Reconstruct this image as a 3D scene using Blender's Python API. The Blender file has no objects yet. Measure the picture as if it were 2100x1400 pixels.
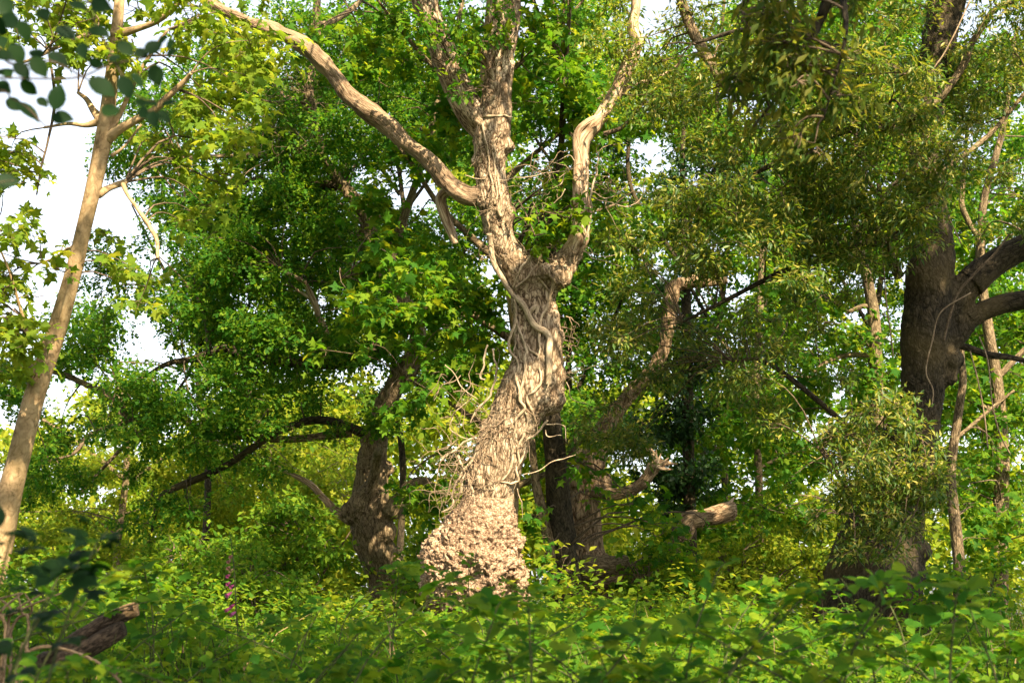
import bpy, math, random
import numpy as np
from mathutils import Vector, Matrix
from mathutils.bvhtree import BVHTree

random.seed(7)
RNG = np.random.default_rng(11)
sc = bpy.context.scene
COL = sc.collection

# ------------------------------------------------------------------ camera
F = 2917.0                      # focal length in photo pixels (50 mm on 36 mm, 2100 px wide)
PITCH = math.radians(10.5)
CAM = np.array([0.0, 0.0, 1.4])
FWD = np.array([0, math.cos(PITCH), math.sin(PITCH)])
UPV = np.array([0, -math.sin(PITCH), math.cos(PITCH)])
cam = bpy.data.cameras.new('camera'); cam.lens = 50; cam.sensor_width = 36
cam.clip_start = 0.05; cam.clip_end = 600
cam.dof.use_dof = True; cam.dof.focus_distance = 17.3; cam.dof.aperture_fstop = 4.5
camo = bpy.data.objects.new('camera', cam); COL.objects.link(camo)
camo.location = CAM; camo.rotation_euler = (math.radians(90) + PITCH, 0, 0)
sc.camera = camo

# ------------------------------------------------------------------ sky, sun, exposure
SUN_EL, SUN_AZ = math.radians(40), math.radians(24)     # azimuth: to the right of straight behind the camera
TOSUN = Vector((math.sin(SUN_AZ) * math.cos(SUN_EL), -math.cos(SUN_AZ) * math.cos(SUN_EL), math.sin(SUN_EL)))
w = bpy.data.worlds.new('World'); sc.world = w; w.use_nodes = True
nt = w.node_tree; bg = nt.nodes['Background']
sky = nt.nodes.new('ShaderNodeTexSky'); sky.sky_type = 'NISHITA'; sky.sun_disc = False
sky.sun_elevation = SUN_EL; sky.sun_rotation = math.atan2(TOSUN.x, TOSUN.y)
sky.air_density = 1.0; sky.dust_density = 2.0; sky.ozone_density = 0.6
hs = nt.nodes.new('ShaderNodeHueSaturation'); hs.inputs['Saturation'].default_value = 0.4; hs.inputs['Value'].default_value = 1.25      # milky summer haze over the whole sky
nt.links.new(sky.outputs[0], hs.inputs['Color']); nt.links.new(hs.outputs[0], bg.inputs[0]); bg.inputs[1].default_value = 0.08
sl = bpy.data.lights.new('sun', 'SUN'); sl.energy = 5.0; sl.angle = math.radians(0.53); sl.color = (1.0, 0.83, 0.57)
so = bpy.data.objects.new('sun', sl); COL.objects.link(so)
so.rotation_euler = TOSUN.to_track_quat('Z', 'Y').to_euler(); so.location = (20, -15, 30)
vs = sc.view_settings; vs.view_transform = 'Standard'; vs.look = 'None'; vs.exposure = 1.95; vs.gamma = 1.0
vs.use_curve_mapping = False
sc.cycles.max_bounces = 7; sc.cycles.diffuse_bounces = 4; sc.cycles.glossy_bounces = 2
sc.cycles.transmission_bounces = 3; sc.cycles.use_denoising = True
sc.cycles.caustics_reflective = False; sc.cycles.caustics_refractive = False

# ------------------------------------------------------------------ helpers
def P(x, y, d):
    """photo pixel + depth along the view axis -> world point"""
    return CAM + d * (FWD + (x - 1050) / F * np.array([1.0, 0, 0]) + (700 - y) / F * UPV)
def PP(x, y, d):
    x = np.asarray(x, float); y = np.asarray(y, float); d = np.asarray(d, float)
    return CAM + d[:, None] * (FWD + ((x - 1050) / F)[:, None] * np.array([1.0, 0, 0]) + ((700 - y) / F)[:, None] * UPV)
def proj(p):
    q = np.asarray(p) - CAM; d = q @ FWD
    return 1050 + F * q[..., 0] / d, 700 - F * (q @ UPV) / d, d
def ground_z(x, y):
    y = np.asarray(y, float)
    z = np.where(y < 10, 0.05 * y, 0.5 + 0.012 * (y - 10))
    return z + 0.06 * np.sin(np.asarray(x) * 0.7 + 1) * np.sin(y * 0.5)

def _h(ix, iy, iz, s):
    n = (ix.astype(np.int64) * 374761393 + iy.astype(np.int64) * 668265263 + iz.astype(np.int64) * 2147483647 + s * 144665) & 0xffffffff
    n = ((n ^ (n >> 13)) * 1274126177) & 0xffffffff
    n = ((n ^ (n >> 16)) * 2246822519) & 0xffffffff
    return ((n ^ (n >> 15)) & 0xffffff) / float(0xffffff)
def vnoise(p, s=0):
    i = np.floor(p); f = p - i; f = f * f * (3 - 2 * f)
    ix, iy, iz = i[:, 0], i[:, 1], i[:, 2]; r = 0
    for a in (0, 1):
        for b in (0, 1):
            for c in (0, 1):
                wgt = (f[:, 0] if a else 1 - f[:, 0]) * (f[:, 1] if b else 1 - f[:, 1]) * (f[:, 2] if c else 1 - f[:, 2])
                r = r + wgt * _h(ix + a, iy + b, iz + c, s)
    return r * 2 - 1
def fbm(p, octv=4, s=0):
    r = 0; a = 1.0; t = 0
    for k in range(octv):
        r = r + a * vnoise(p * 2 ** k + 17.3 * k, s + k); t += a; a *= 0.5
    return r / t
def worley(p, s=0):
    i = np.floor(p); best = np.full(len(p), 9.0); sec = np.full(len(p), 9.0)
    for a in (-1, 0, 1):
        for b in (-1, 0, 1):
            for c in (-1, 0, 1):
                ix, iy, iz = i[:, 0] + a, i[:, 1] + b, i[:, 2] + c
                q = np.stack([ix + _h(ix, iy, iz, s), iy + _h(ix, iy, iz, s + 1), iz + _h(ix, iy, iz, s + 2)], 1)
                dd = np.linalg.norm(p - q, axis=1)
                sec = np.minimum(sec, np.maximum(best, dd)); best = np.minimum(best, dd)
    return best, sec

def make_mesh(name, V, T, smooth=True, tc=None):
    """triangles (n,3) or quads (n,4) array -> mesh"""
    me = bpy.data.meshes.new(name)
    V = np.ascontiguousarray(V, np.float32)
    lists = T if isinstance(T, list) else [T]
    lists = [np.asarray(t, np.int32) for t in lists if len(t)]
    loops = np.concatenate([t.ravel() for t in lists])
    starts = []; o = 0
    for t in lists:
        starts.append(o + np.arange(len(t)) * t.shape[1]); o += t.size
    starts = np.concatenate(starts).astype(np.int32)
    me.vertices.add(len(V)); me.vertices.foreach_set('co', V.ravel())
    me.loops.add(len(loops)); me.loops.foreach_set('vertex_index', loops)
    me.polygons.add(len(starts)); me.polygons.foreach_set('loop_start', starts)
    me.polygons.foreach_set('use_smooth', np.full(len(starts), smooth))
    if tc is not None:
        at = me.attributes.new('tc', 'FLOAT_VECTOR', 'POINT'); at.data.foreach_set('vector', np.ascontiguousarray(tc, np.float32).ravel())
    me.update(calc_edges=True)
    return me
def link(name, me, mat, parent=None, kind=None):
    o = bpy.data.objects.new(name, me); COL.objects.link(o)
    if mat is not None and len(me.materials) == 0: me.materials.append(mat)
    if parent is not None: o.parent = parent
    if kind: o['kind'] = kind
    return o
def part(name, V, T, mat, parent, tc=None, smooth=True, kind=None, origin=None):
    b = np.array(parent.location) if parent is not None else np.zeros(3)
    if origin is not None: b = np.array(origin)
    o = link(name, make_mesh(name, np.asarray(V) - b, T, smooth, tc), mat, parent, kind)
    if origin is not None and parent is None: o.location = origin
    return o
def thing(name, label, cat, loc, group=None):
    o = bpy.data.objects.new(name, None); COL.objects.link(o); o.empty_display_size = 0.2
    o.location = loc; o['label'] = label; o['category'] = cat
    if group: o['group'] = group
    return o

def spline(pts, n):
    """Catmull-Rom through rows of pts -> n rows"""
    p = np.asarray(pts, float)
    if len(p) == 2:
        t = np.linspace(0, 1, n)[:, None]; return p[0] * (1 - t) + p[1] * t
    q = np.vstack([2 * p[0] - p[1], p, 2 * p[-1] - p[-2]])
    u = np.linspace(0, len(p) - 1 - 1e-6, n); i = u.astype(int); t = (u - i)[:, None]
    a, b, c, d = q[i], q[i + 1], q[i + 2], q[i + 3]
    return 0.5 * (2 * b + (c - a) * t + (2 * a - 5 * b + 4 * c - d) * t ** 2 + (3 * b - a - 3 * c + d) * t ** 3)
def tube(path, n=None, sides=10, cap=True, rough=0.0, seed=0):
    """path rows: x y z r  -> verts, quads/tris list, tc"""
    path = np.asarray(path, float)
    if n is None: n = max(len(path), 3)
    s = spline(path, n); c = s[:, :3]; r = np.maximum(s[:, 3], 0.001)
    t = np.gradient(c, axis=0); t /= np.linalg.norm(t, axis=1)[:, None] + 1e-9
    ref = np.array([0.3, 1, 0.2]) if abs(t[0] @ np.array([0.3, 1, 0.2])) < 0.9 else np.array([1.0, 0, 0])
    u = np.cross(t[0], ref); u /= np.linalg.norm(u); U = [u]
    for k in range(1, n):
        u = U[-1] - t[k] * (U[-1] @ t[k]); u /= np.linalg.norm(u) + 1e-9; U.append(u)
    U = np.array(U); W = np.cross(t, U)
    th = np.arange(sides) / sides * 2 * np.pi
    ring = U[:, None, :] * np.cos(th)[None, :, None] + W[:, None, :] * np.sin(th)[None, :, None]
    V = c[:, None, :] + ring * r[:, None, None]
    ln = np.concatenate([[0], np.cumsum(np.linalg.norm(np.diff(c, axis=0), axis=1))])
    tc = np.stack([np.cos(th)[None, :] * r[:, None], np.sin(th)[None, :] * r[:, None], np.repeat(ln[:, None] * 0.3, sides, 1)], 2).reshape(-1, 3)
    tc = tc + np.array([seed * 1.7, seed * 0.9, seed * 2.3])
    if rough:
        q = tc * np.array([1, 1, 1.0])
        dn = (fbm(q * 3.0 / max(r.mean() * 8, 0.05), 4, seed) * rough).reshape(n, sides)
        V = V + ring * (dn * r[:, None])[:, :, None]
    V = V.reshape(-1, 3)
    k = np.arange(n - 1)[:, None] * sides; j = np.arange(sides)[None, :]; j2 = (j + 1) % sides
    Q = np.stack([k + j, k + j2, k + sides + j2, k + sides + j], 2).reshape(-1, 4)
    out = [Q]
    if cap:
        V = np.vstack([V, c[:1], c[-1:]]); tc = np.vstack([tc, tc[:1], tc[-1:]])
        a = np.arange(sides); b = (a + 1) % sides; m = n * sides
        out.append(np.vstack([np.stack([b, a, np.full(sides, m)], 1), np.stack([(n - 1) * sides + a, (n - 1) * sides + b, np.full(sides, m + 1)], 1)]))
    return V, out, tc
def join(parts):
    Vs, Qs, Ts, C, o = [], [], [], [], 0
    for V, lst, tc in parts:
        Vs.append(V); C.append(tc)
        for t in lst:
            (Qs if t.shape[1] == 4 else Ts).append(t + o)
        o += len(V)
    lst = []
    if Qs: lst.append(np.vstack(Qs))
    if Ts: lst.append(np.vstack(Ts))
    return np.vstack(Vs), lst, np.vstack(C)
def limb(d, rows):
    """rows (px, py, half width px[, depth]) -> x y z r"""
    out = []
    for r in rows:
        dd = r[3] if len(r) > 3 else d
        out.append([*P(r[0], r[1], dd), r[2] * 0.86 * dd / F])
    return out
def fuse(parts, voxel):
    V, T, C = join(parts)
    me = make_mesh('tmp', V, T); ob = bpy.data.objects.new('tmp', me); COL.objects.link(ob)
    m = ob.modifiers.new('r', 'REMESH'); m.mode = 'VOXEL'; m.voxel_size = voxel
    dg = bpy.context.evaluated_depsgraph_get(); dg.update()
    ev = ob.evaluated_get(dg).to_mesh()
    n = len(ev.vertices); co = np.empty(n * 3, np.float32); ev.vertices.foreach_get('co', co)
    no = np.empty(n * 3, np.float32); ev.vertices.foreach_get('normal', no)
    ev.calc_loop_triangles(); k = len(ev.polygons)
    lt = np.empty(k, np.int32); ev.polygons.foreach_get('loop_total', lt)
    lv = np.empty(len(ev.loops), np.int32); ev.loops.foreach_get('vertex_index', lv)
    if (lt == 4).all(): faces = lv.reshape(-1, 4)
    else:
        tr = np.empty(len(ev.loop_triangles) * 3, np.int32); ev.loop_triangles.foreach_get('vertices', tr); faces = tr.reshape(-1, 3)
    ob.evaluated_get(dg).to_mesh_clear()
    bpy.data.objects.remove(ob); bpy.data.meshes.remove(me)
    return co.reshape(-1, 3).astype(float), no.reshape(-1, 3).astype(float), faces
def ball(c, r, n=14):
    c = np.asarray(c); r = r * 0.9; th = np.linspace(0, np.pi, n)
    path = [[*(c + np.array([0, 0, -math.cos(t) * r])), max(r * math.sin(t), 0.004)] for t in th]
    return tube(path, n, 16)
def bark_disp(V, N, amp, f, s=0, stretch=0.28, lump_k=1.2):
    q = V * np.array([f, f, f * stretch])
    warp = np.stack([vnoise(q * 0.6, s + 5), vnoise(q * 0.6 + 9, s + 6), vnoise(q * 0.6 + 4, s + 7)], 1) * 1.1
    a, b = worley(q + warp, s); ridge = np.clip((b - a) * 1.7, 0, 1)
    lump = fbm(V * 2.2, 3, s + 20)
    return V + N * (amp * (ridge - 0.6) + amp * lump_k * lump)[:, None]

# ------------------------------------------------------------------ materials
def new_mat(name):
    m = bpy.data.materials.new(name); m.use_nodes = True; t = m.node_tree; t.nodes.clear()
    return m, t, t.nodes.new('ShaderNodeOutputMaterial')
def ramp(t, stops):
    r = t.nodes.new('ShaderNodeValToRGB'); e = r.color_ramp.elements
    while len(e) < len(stops): e.new(0.5)
    for k, (p, c) in enumerate(stops): e[k].position = p; e[k].color = (*c, 1)
    return r
def bark(name, dark, mid, light, scale=14, bump=0.6, moss=None, moss_amt=0.5, streak=1.0, rough=0.9, dist=0.03, crack=0.35):
    m, t, out = new_mat(name); N = t.nodes.new; L = t.links.new
    at = N('ShaderNodeAttribute'); at.attribute_name = 'tc'
    mp = N('ShaderNodeMapping'); mp.inputs['Scale'].default_value = (scale, scale, scale * streak); L(at.outputs['Vector'], mp.inputs[0])
    n1 = N('ShaderNodeTexNoise'); n1.inputs['Scale'].default_value = 1.0; n1.inputs['Detail'].default_value = 7; n1.inputs['Roughness'].default_value = 0.65; n1.inputs['Distortion'].default_value = 0.6
    L(mp.outputs[0], n1.inputs['Vector'])
    vo = N('ShaderNodeTexVoronoi'); vo.feature = 'DISTANCE_TO_EDGE'; vo.inputs['Scale'].default_value = 1.3
    nw = N('ShaderNodeTexNoise'); nw.inputs['Scale'].default_value = 0.9; nw.inputs['Detail'].default_value = 3; L(mp.outputs[0], nw.inputs['Vector']); mixv = N('ShaderNodeVectorMath'); mixv.operation = 'MULTIPLY_ADD'; L(nw.outputs['Color'], mixv.inputs[0]); mixv.inputs[1].default_value = (2.2, 2.2, 2.2); L(mp.outputs[0], mixv.inputs[2]); L(mixv.outputs[0], vo.inputs['Vector'])
    mul = N('ShaderNodeMath'); mul.operation = 'MULTIPLY_ADD'; L(vo.outputs['Distance'], mul.inputs[0]); mul.inputs[1].default_value = 0.7; L(n1.outputs['Fac'], mul.inputs[2])
    r = ramp(t, [(0.36, dark), (0.52, mid), (0.78, light)]); L(mul.outputs[0], r.inputs[0])
    ck = N('ShaderNodeMapRange'); ck.interpolation_type = 'SMOOTHSTEP'; L(vo.outputs['Distance'], ck.inputs[0]); ck.inputs[1].default_value = 0.0; ck.inputs[2].default_value = 0.09; ck.inputs[3].default_value = crack; ck.inputs[4].default_value = 1.0
    cm = N('ShaderNodeMixRGB'); L(ck.outputs[0], cm.inputs[0]); cm.inputs[1].default_value = (dark[0] * .5, dark[1] * .5, dark[2] * .5, 1); L(r.outputs[0], cm.inputs[2])
    n2 = N('ShaderNodeTexNoise'); n2.inputs['Scale'].default_value = 2.3; n2.inputs['Detail'].default_value = 4
    tco = N('ShaderNodeTexCoord'); L(tco.outputs['Object'], n2.inputs['Vector'])
    hv = N('ShaderNodeHueSaturation'); L(cm.outputs[0], hv.inputs['Color'])
    mr = N('ShaderNodeMapRange'); L(n2.outputs['Fac'], mr.inputs[0]); mr.inputs[1].default_value = 0.3; mr.inputs[2].default_value = 0.7; mr.inputs[3].default_value = 0.72; mr.inputs[4].default_value = 1.25
    L(mr.outputs[0], hv.inputs['Value']); col = hv.outputs[0]
    if moss:
        n3 = N('ShaderNodeTexNoise'); n3.inputs['Scale'].default_value = 1.4; n3.inputs['Detail'].default_value = 6; L(tco.outputs['Object'], n3.inputs['Vector'])
        mr2 = N('ShaderNodeMapRange'); L(n3.outputs['Fac'], mr2.inputs[0]); mr2.inputs[1].default_value = 0.48; mr2.inputs[2].default_value = 0.68; mr2.inputs[4].default_value = moss_amt
        mx = N('ShaderNodeMixRGB'); L(mr2.outputs[0], mx.inputs[0]); L(col, mx.inputs[1]); mx.inputs[2].default_value = (*moss, 1); col = mx.outputs[0]
    b = N('ShaderNodeBsdfPrincipled'); b.inputs['Roughness'].default_value = rough; b.inputs['Specular IOR Level'].default_value = 0.2
    L(col, b.inputs['Base Color'])
    bp = N('ShaderNodeBump'); bp.inputs['Strength'].default_value = bump; bp.inputs['Distance'].default_value = dist
    L(mul.outputs[0], bp.inputs['Height']); L(bp.outputs[0], b.inputs['Normal']); L(b.outputs[0], out.inputs[0])
    return m
def leafmat(name, cols, trans, tfac=0.4, rough=0.45, spec=0.35):
    """cols: ramp over a per-leaf random number"""
    m, t, out = new_mat(name); N = t.nodes.new; L = t.links.new
    g = N('ShaderNodeNewGeometry'); oi = N('ShaderNodeObjectInfo')
    ad = N('ShaderNodeMath'); ad.operation = 'ADD'; L(g.outputs['Random Per Island'], ad.inputs[0]); L(oi.outputs['Random'], ad.inputs[1])
    fr = N('ShaderNodeMath'); fr.operation = 'FRACT'; L(ad.outputs[0], fr.inputs[0])
    r = ramp(t, [(k / (len(cols) - 1), c) for k, c in enumerate(cols)]); L(fr.outputs[0], r.inputs[0])  # green leaf sets end in a yellow stop that imitates sunlit highlights
    r2 = ramp(t, [(k / (len(trans) - 1), c) for k, c in enumerate(trans)]); L(fr.outputs[0], r2.inputs[0])
    b = N('ShaderNodeBsdfPrincipled'); b.inputs['Roughness'].default_value = rough; b.inputs['Specular IOR Level'].default_value = spec
    L(r.outputs[0], b.inputs['Base Color'])
    tr = N('ShaderNodeBsdfTranslucent'); L(r2.outputs[0], tr.inputs[0])
    mx = N('ShaderNodeMixShader'); mx.inputs[0].default_value = tfac; L(b.outputs[0], mx.inputs[1]); L(tr.outputs[0], mx.inputs[2]); L(mx.outputs[0], out.inputs[0])
    return m

M = {}
M['brown_bark'] = bark('brown_bark', (0.06, 0.034, 0.017), (0.20, 0.13, 0.075), (0.37, 0.265, 0.165), 15, 1.0, (0.10, 0.085, 0.035), 0.4, streak=1.0)
M['oak_bark'] = bark('oak_bark', (0.045, 0.026, 0.014), (0.23, 0.155, 0.095), (0.54, 0.425, 0.295), 15, 1.0, (0.13, 0.09, 0.05), 0.6, streak=1.0, crack=0.15)
M['burl'] = bark('burl_bark', (0.055, 0.03, 0.017), (0.25, 0.16, 0.10), (0.48, 0.35, 0.24), 18, 1.0, streak=3.0)
M['grey_bark'] = bark('grey_bark', (0.05, 0.033, 0.02), (0.16, 0.115, 0.065), (0.28, 0.21, 0.125), 20, 1.0, (0.10, 0.10, 0.035), 0.5)
M['dark_bark'] = bark('dark_bark', (0.010, 0.008, 0.005), (0.036, 0.029, 0.018), (0.075, 0.058, 0.036), 15, 1.0, (0.13, 0.095, 0.04), 0.5, streak=1.6)
M['pale_bark'] = bark('pale_bark', (0.13, 0.085, 0.042), (0.30, 0.205, 0.11), (0.43, 0.31, 0.175), 11, 0.35, (0.12, 0.09, 0.03), 0.6, streak=2.6, dist=0.012, crack=1.0)
M['dead_wood'] = bark('dead_wood', (0.085, 0.048, 0.025), (0.29, 0.195, 0.12), (0.54, 0.43, 0.30), 20, 0.6, streak=0.35, dist=0.02, crack=0.7)
M['limb_bark'] = bark('weathered_limb', (0.05, 0.03, 0.018), (0.17, 0.115, 0.07), (0.30, 0.215, 0.14), 24, 0.9, (0.36, 0.265, 0.17), 0.6, streak=0.6, dist=0.02, crack=0.5)
M['whisker'] = bark('dead_ivy_root', (0.07, 0.045, 0.028), (0.20, 0.14, 0.09), (0.34, 0.255, 0.17), 60, 0.3, dist=0.004, crack=1.0)
M['vine'] = bark('vine_wood', (0.10, 0.065, 0.04), (0.36, 0.27, 0.175), (0.54, 0.43, 0.30), 60, 0.5, streak=0.5, dist=0.008, crack=0.6)
M['twig'] = bark('twig_wood', (0.04, 0.028, 0.018), (0.10, 0.07, 0.045), (0.17, 0.125, 0.08), 40, 0.3, dist=0.006)
M['log'] = bark('log_bark', (0.014, 0.01, 0.007), (0.05, 0.034, 0.022), (0.12, 0.085, 0.058), 45, 1.0, dist=0.012)
M['cutwood'] = bark('cut_wood', (0.16, 0.09, 0.04), (0.33, 0.20, 0.10), (0.45, 0.29, 0.16), 40, 0.4, dist=0.006)
M['straw'] = bark('dry_stem', (0.12, 0.075, 0.04), (0.22, 0.145, 0.08), (0.32, 0.225, 0.13), 60, 0.2, dist=0.003)
M['greenstem'] = bark('green_stem', (0.025, 0.035, 0.012), (0.05, 0.065, 0.02), (0.09, 0.09, 0.035), 60, 0.2, dist=0.003)

M['maple'] = leafmat('maple_leaf', [(0.025, 0.09, 0.010), (0.05, 0.14, 0.012), (0.14, 0.21, 0.014)], [(0.10, 0.30, 0.010), (0.22, 0.42, 0.012), (0.50, 0.52, 0.018)], 0.45, 0.55, 0.06)
M['maple_pale'] = leafmat('maple_leaf_pale', [(0.07, 0.14, 0.014), (0.11, 0.18, 0.018), (0.17, 0.22, 0.022)], [(0.26, 0.42, 0.02), (0.40, 0.50, 0.025), (0.56, 0.56, 0.04)], 0.48, 0.55, 0.06)
M['oak'] = leafmat('oak_leaf', [(0.02, 0.075, 0.009), (0.045, 0.125, 0.012), (0.13, 0.20, 0.015)], [(0.06, 0.24, 0.010), (0.14, 0.34, 0.012), (0.38, 0.48, 0.018)], 0.42, 0.55, 0.06)
M['holm'] = leafmat('holm_leaf', [(0.022, 0.06, 0.012), (0.045, 0.10, 0.016), (0.10, 0.15, 0.022), (0.31, 0.27, 0.06)], [(0.10, 0.25, 0.014), (0.22, 0.36, 0.018), (0.42, 0.46, 0.025), (0.52, 0.48, 0.06)], 0.35, 0.45, 0.3)  # pale gold last stop paints sunlit patches into the leaf colour
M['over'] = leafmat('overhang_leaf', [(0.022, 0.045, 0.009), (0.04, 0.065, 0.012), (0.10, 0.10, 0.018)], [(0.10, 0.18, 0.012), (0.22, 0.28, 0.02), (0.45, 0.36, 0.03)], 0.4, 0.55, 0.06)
M['bramble'] = leafmat('bramble_leaf', [(0.022, 0.08, 0.010), (0.05, 0.13, 0.012), (0.15, 0.22, 0.016)], [(0.08, 0.28, 0.012), (0.20, 0.42, 0.014), (0.52, 0.56, 0.02)], 0.45, 0.6, 0.06)
M['herb'] = leafmat('herb_leaf', [(0.03, 0.09, 0.010), (0.07, 0.15, 0.014), (0.16, 0.23, 0.018)], [(0.14, 0.36, 0.014), (0.28, 0.47, 0.02), (0.50, 0.56, 0.03)], 0.45, 0.55, 0.06)
M['far'] = leafmat('far_leaf', [(0.05, 0.11, 0.012), (0.13, 0.19, 0.016), (0.24, 0.25, 0.024)], [(0.2, 0.38, 0.014), (0.42, 0.50, 0.02), (0.62, 0.60, 0.04)], 0.48, 0.6, 0.06)
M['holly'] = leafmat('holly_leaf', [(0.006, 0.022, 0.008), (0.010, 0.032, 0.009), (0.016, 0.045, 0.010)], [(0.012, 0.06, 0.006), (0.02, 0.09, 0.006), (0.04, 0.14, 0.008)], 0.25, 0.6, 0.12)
M['ivy'] = leafmat('ivy_leaf', [(0.008, 0.028, 0.008), (0.014, 0.045, 0.010), (0.028, 0.07, 0.012)], [(0.03, 0.10, 0.008), (0.05, 0.14, 0.008), (0.1, 0.2, 0.012)], 0.25, 0.5, 0.25)
M['petal'] = leafmat('foxglove_petal', [(0.30, 0.04, 0.14), (0.38, 0.09, 0.22)], [(0.45, 0.10, 0.24), (0.5, 0.16, 0.3)], 0.35, 0.5, 0.2)
M['bud'] = leafmat('foxglove_bud', [(0.30, 0.12, 0.12), (0.22, 0.18, 0.07)], [(0.4, 0.2, 0.15), (0.3, 0.25, 0.1)], 0.3, 0.5, 0.2)

def soil_mat():
    m, t, out = new_mat('soil'); N = t.nodes.new; L = t.links.new
    tco = N('ShaderNodeTexCoord'); n = N('ShaderNodeTexNoise'); n.inputs['Scale'].default_value = 3; n.inputs['Detail'].default_value = 8; L(tco.outputs['Object'], n.inputs[0])
    r = ramp(t, [(0.35, (0.025, 0.02, 0.01)), (0.5, (0.04, 0.06, 0.015)), (0.65, (0.09, 0.10, 0.03))]); L(n.outputs['Fac'], r.inputs[0])
    b = N('ShaderNodeBsdfPrincipled'); b.inputs['Roughness'].default_value = 0.95; L(r.outputs[0], b.inputs['Base Color']); L(b.outputs[0], out.inputs[0]); return m
M['soil'] = soil_mat()
def plain(name, c, rough=0.5):
    m, t, out = new_mat(name); N = t.nodes.new; L = t.links.new
    n = N('ShaderNodeTexNoise'); n.inputs['Scale'].default_value = 30
    r = ramp(t, [(0.3, tuple(x * 0.75 for x in c)), (0.7, c)]); L(n.outputs['Fac'], r.inputs[0])
    b = N('ShaderNodeBsdfPrincipled'); b.inputs['Roughness'].default_value = rough; L(r.outputs[0], b.inputs['Base Color']); L(b.outputs[0], out.inputs[0]); return m
M['wire'] = plain('white_wire', (0.36, 0.35, 0.31))

# ------------------------------------------------------------------ leaf shapes (x across, y along, z up)
def sym(half, tris_half, mid):
    """mid: midrib points, half: right-hand points; tris index into mid (m*) / half (h*)"""
    V = [list(p) for p in mid] + [list(p) for p in half] + [[-p[0], p[1], p[2]] for p in half]
    nm, nh = len(mid), len(half); T = []
    for tri in tris_half:
        a = [i if k == 'm' else nm + i for k, i in tri]; b = [i if k == 'm' else nm + nh + i for k, i in tri]
        T.append(a); T.append(b[::-1])
    return np.array(V, float), np.array(T)
m, h = (lambda i: ('m', i)), (lambda i: ('h', i))
LEAF = {}
LEAF['maple_full'] = sym([(.30, -.12, -.06), (.24, .12, .01), (.60, .40, -.13), (.25, .47, .02), (.30, .70, -.07), (.10, .74, -.0)],
                    [(m(0), h(0), h(1)), (m(0), h(1), m(1)), (m(1), h(1), h(2)), (m(1), h(2), h(3)), (m(1), h(3), m(2)), (h(3), h(4), h(5)), (h(3), h(5), m(2))],
                    [(0, 0, 0), (0, .35, .02), (0, 1, -.14)])
LEAF['oak_full'] = sym([(.15, .25, .03), (.08, .38, .02), (.26, .64, .04)],
                  [(m(0), h(0), h(1)), (m(0), h(1), m(1)), (m(1), h(1), h(2)), (m(1), h(2), m(2))],
                  [(0, 0, 0), (0, .4, 0), (0, 1, -.1)])
LEAF['oak'] = sym([(.19, .3, .03), (.28, .68, .04)], [(m(0), h(0), m(1)), (m(1), h(1), m(2))], [(0, 0, 0), (0, .46, 0), (0, 1, -.1)])
LEAF['maple'] = sym([(.32, -.08, -.06), (.21, .2, .01), (.59, .42, -.13), (.21, .52, .0)],
                    [(m(0), h(0), h(1)), (m(0), h(1), m(1)), (m(1), h(1), h(2)), (m(1), h(2), h(3)), (m(1), h(3), m(2))], [(0, 0, 0), (0, .32, .02), (0, 1, -.14)])
LEAF['maple_far'] = sym([(.56, .42, -.08), (.21, .44, 0)], [(m(0), h(0), m(1)), (m(1), h(1), m(2))], [(0, 0, 0), (0, .42, .02), (0, 1, -.12)])
LEAF['lance'] = sym([(.15, .42, .06)], [(m(0), h(0), m(1))], [(0, 0, 0), (0, 1, -.06)])
LEAF['ovate'] = sym([(.27, .22, .05), (.31, .52, .05)], [(m(0), h(0), m(1)), (m(1), h(0), h(1)), (m(1), h(1), m(2))], [(0, 0, 0), (0, .5, 0), (0, 1, -.12)])
LEAF['quad'] = sym([(.32, .45, .06)], [(m(0), h(0), m(1))], [(0, 0, 0), (0, 1, -.1)])
_ov = [(.16, .06, .03), (.30, .22, .055), (.36, .42, .06), (.31, .64, .05), (.17, .84, .01)]
LEAF['bigovate'] = sym(_ov, [(m(0), h(0), m(1)), (m(1), h(0), h(1)), (m(1), h(1), h(2)), (m(1), h(2), m(2)), (m(2), h(2), h(3)), (m(2), h(3), h(4)), (m(2), h(4), m(3))],
                       [(0, 0, 0), (0, .28, 0), (0, .62, -.01), (0, 1, -.13)])
def trifoliate():
    V, T = LEAF['bigovate']; Vs, Ts, o = [], [], 0
    for ang, off, s in ((0, (0, .30), .72), (68, (.03, .27), .6), (-68, (-.03, .27), .6)):
        a = math.radians(-ang); R = np.array([[math.cos(a), -math.sin(a), 0], [math.sin(a), math.cos(a), 0], [0, 0, 1]])
        W = V * s; W = W + np.array([0, 0, 1]) * (-.10 * (W[:, 1:2] ** 2)); Vs.append(W @ R.T + np.array([off[0], off[1], 0])); Ts.append(T + o); o += len(V)
    Vs.append(np.array([[-.008, -.12, -.02], [.008, -.12, -.02], [.008, .31, 0], [-.008, .31, 0]])); Ts.append(np.array([[0, 1, 2], [0, 2, 3]]) + o)
    return np.vstack(Vs), np.vstack(Ts)
LEAF['tri'] = trifoliate()
FULL = {'maple': 'maple_full', 'oak': 'oak_full', 'maple_far': 'maple_full'}
AREA = {}
for _k, (_v, _t) in LEAF.items():
    AREA[_k] = float(0.5 * np.linalg.norm(np.cross(_v[_t[:, 1]] - _v[_t[:, 0]], _v[_t[:, 2]] - _v[_t[:, 0]]), axis=1).sum())
DENS = 1.7
LEAF_ME = {}
def leaf_me(shape, mat):
    k = (shape, mat)
    if k not in LEAF_ME:
        V, T = LEAF[shape]; me = make_mesh(shape + '_leaf', V, T); me.materials.append(M[mat]); LEAF_ME[k] = me
    return LEAF_ME[k]
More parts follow.
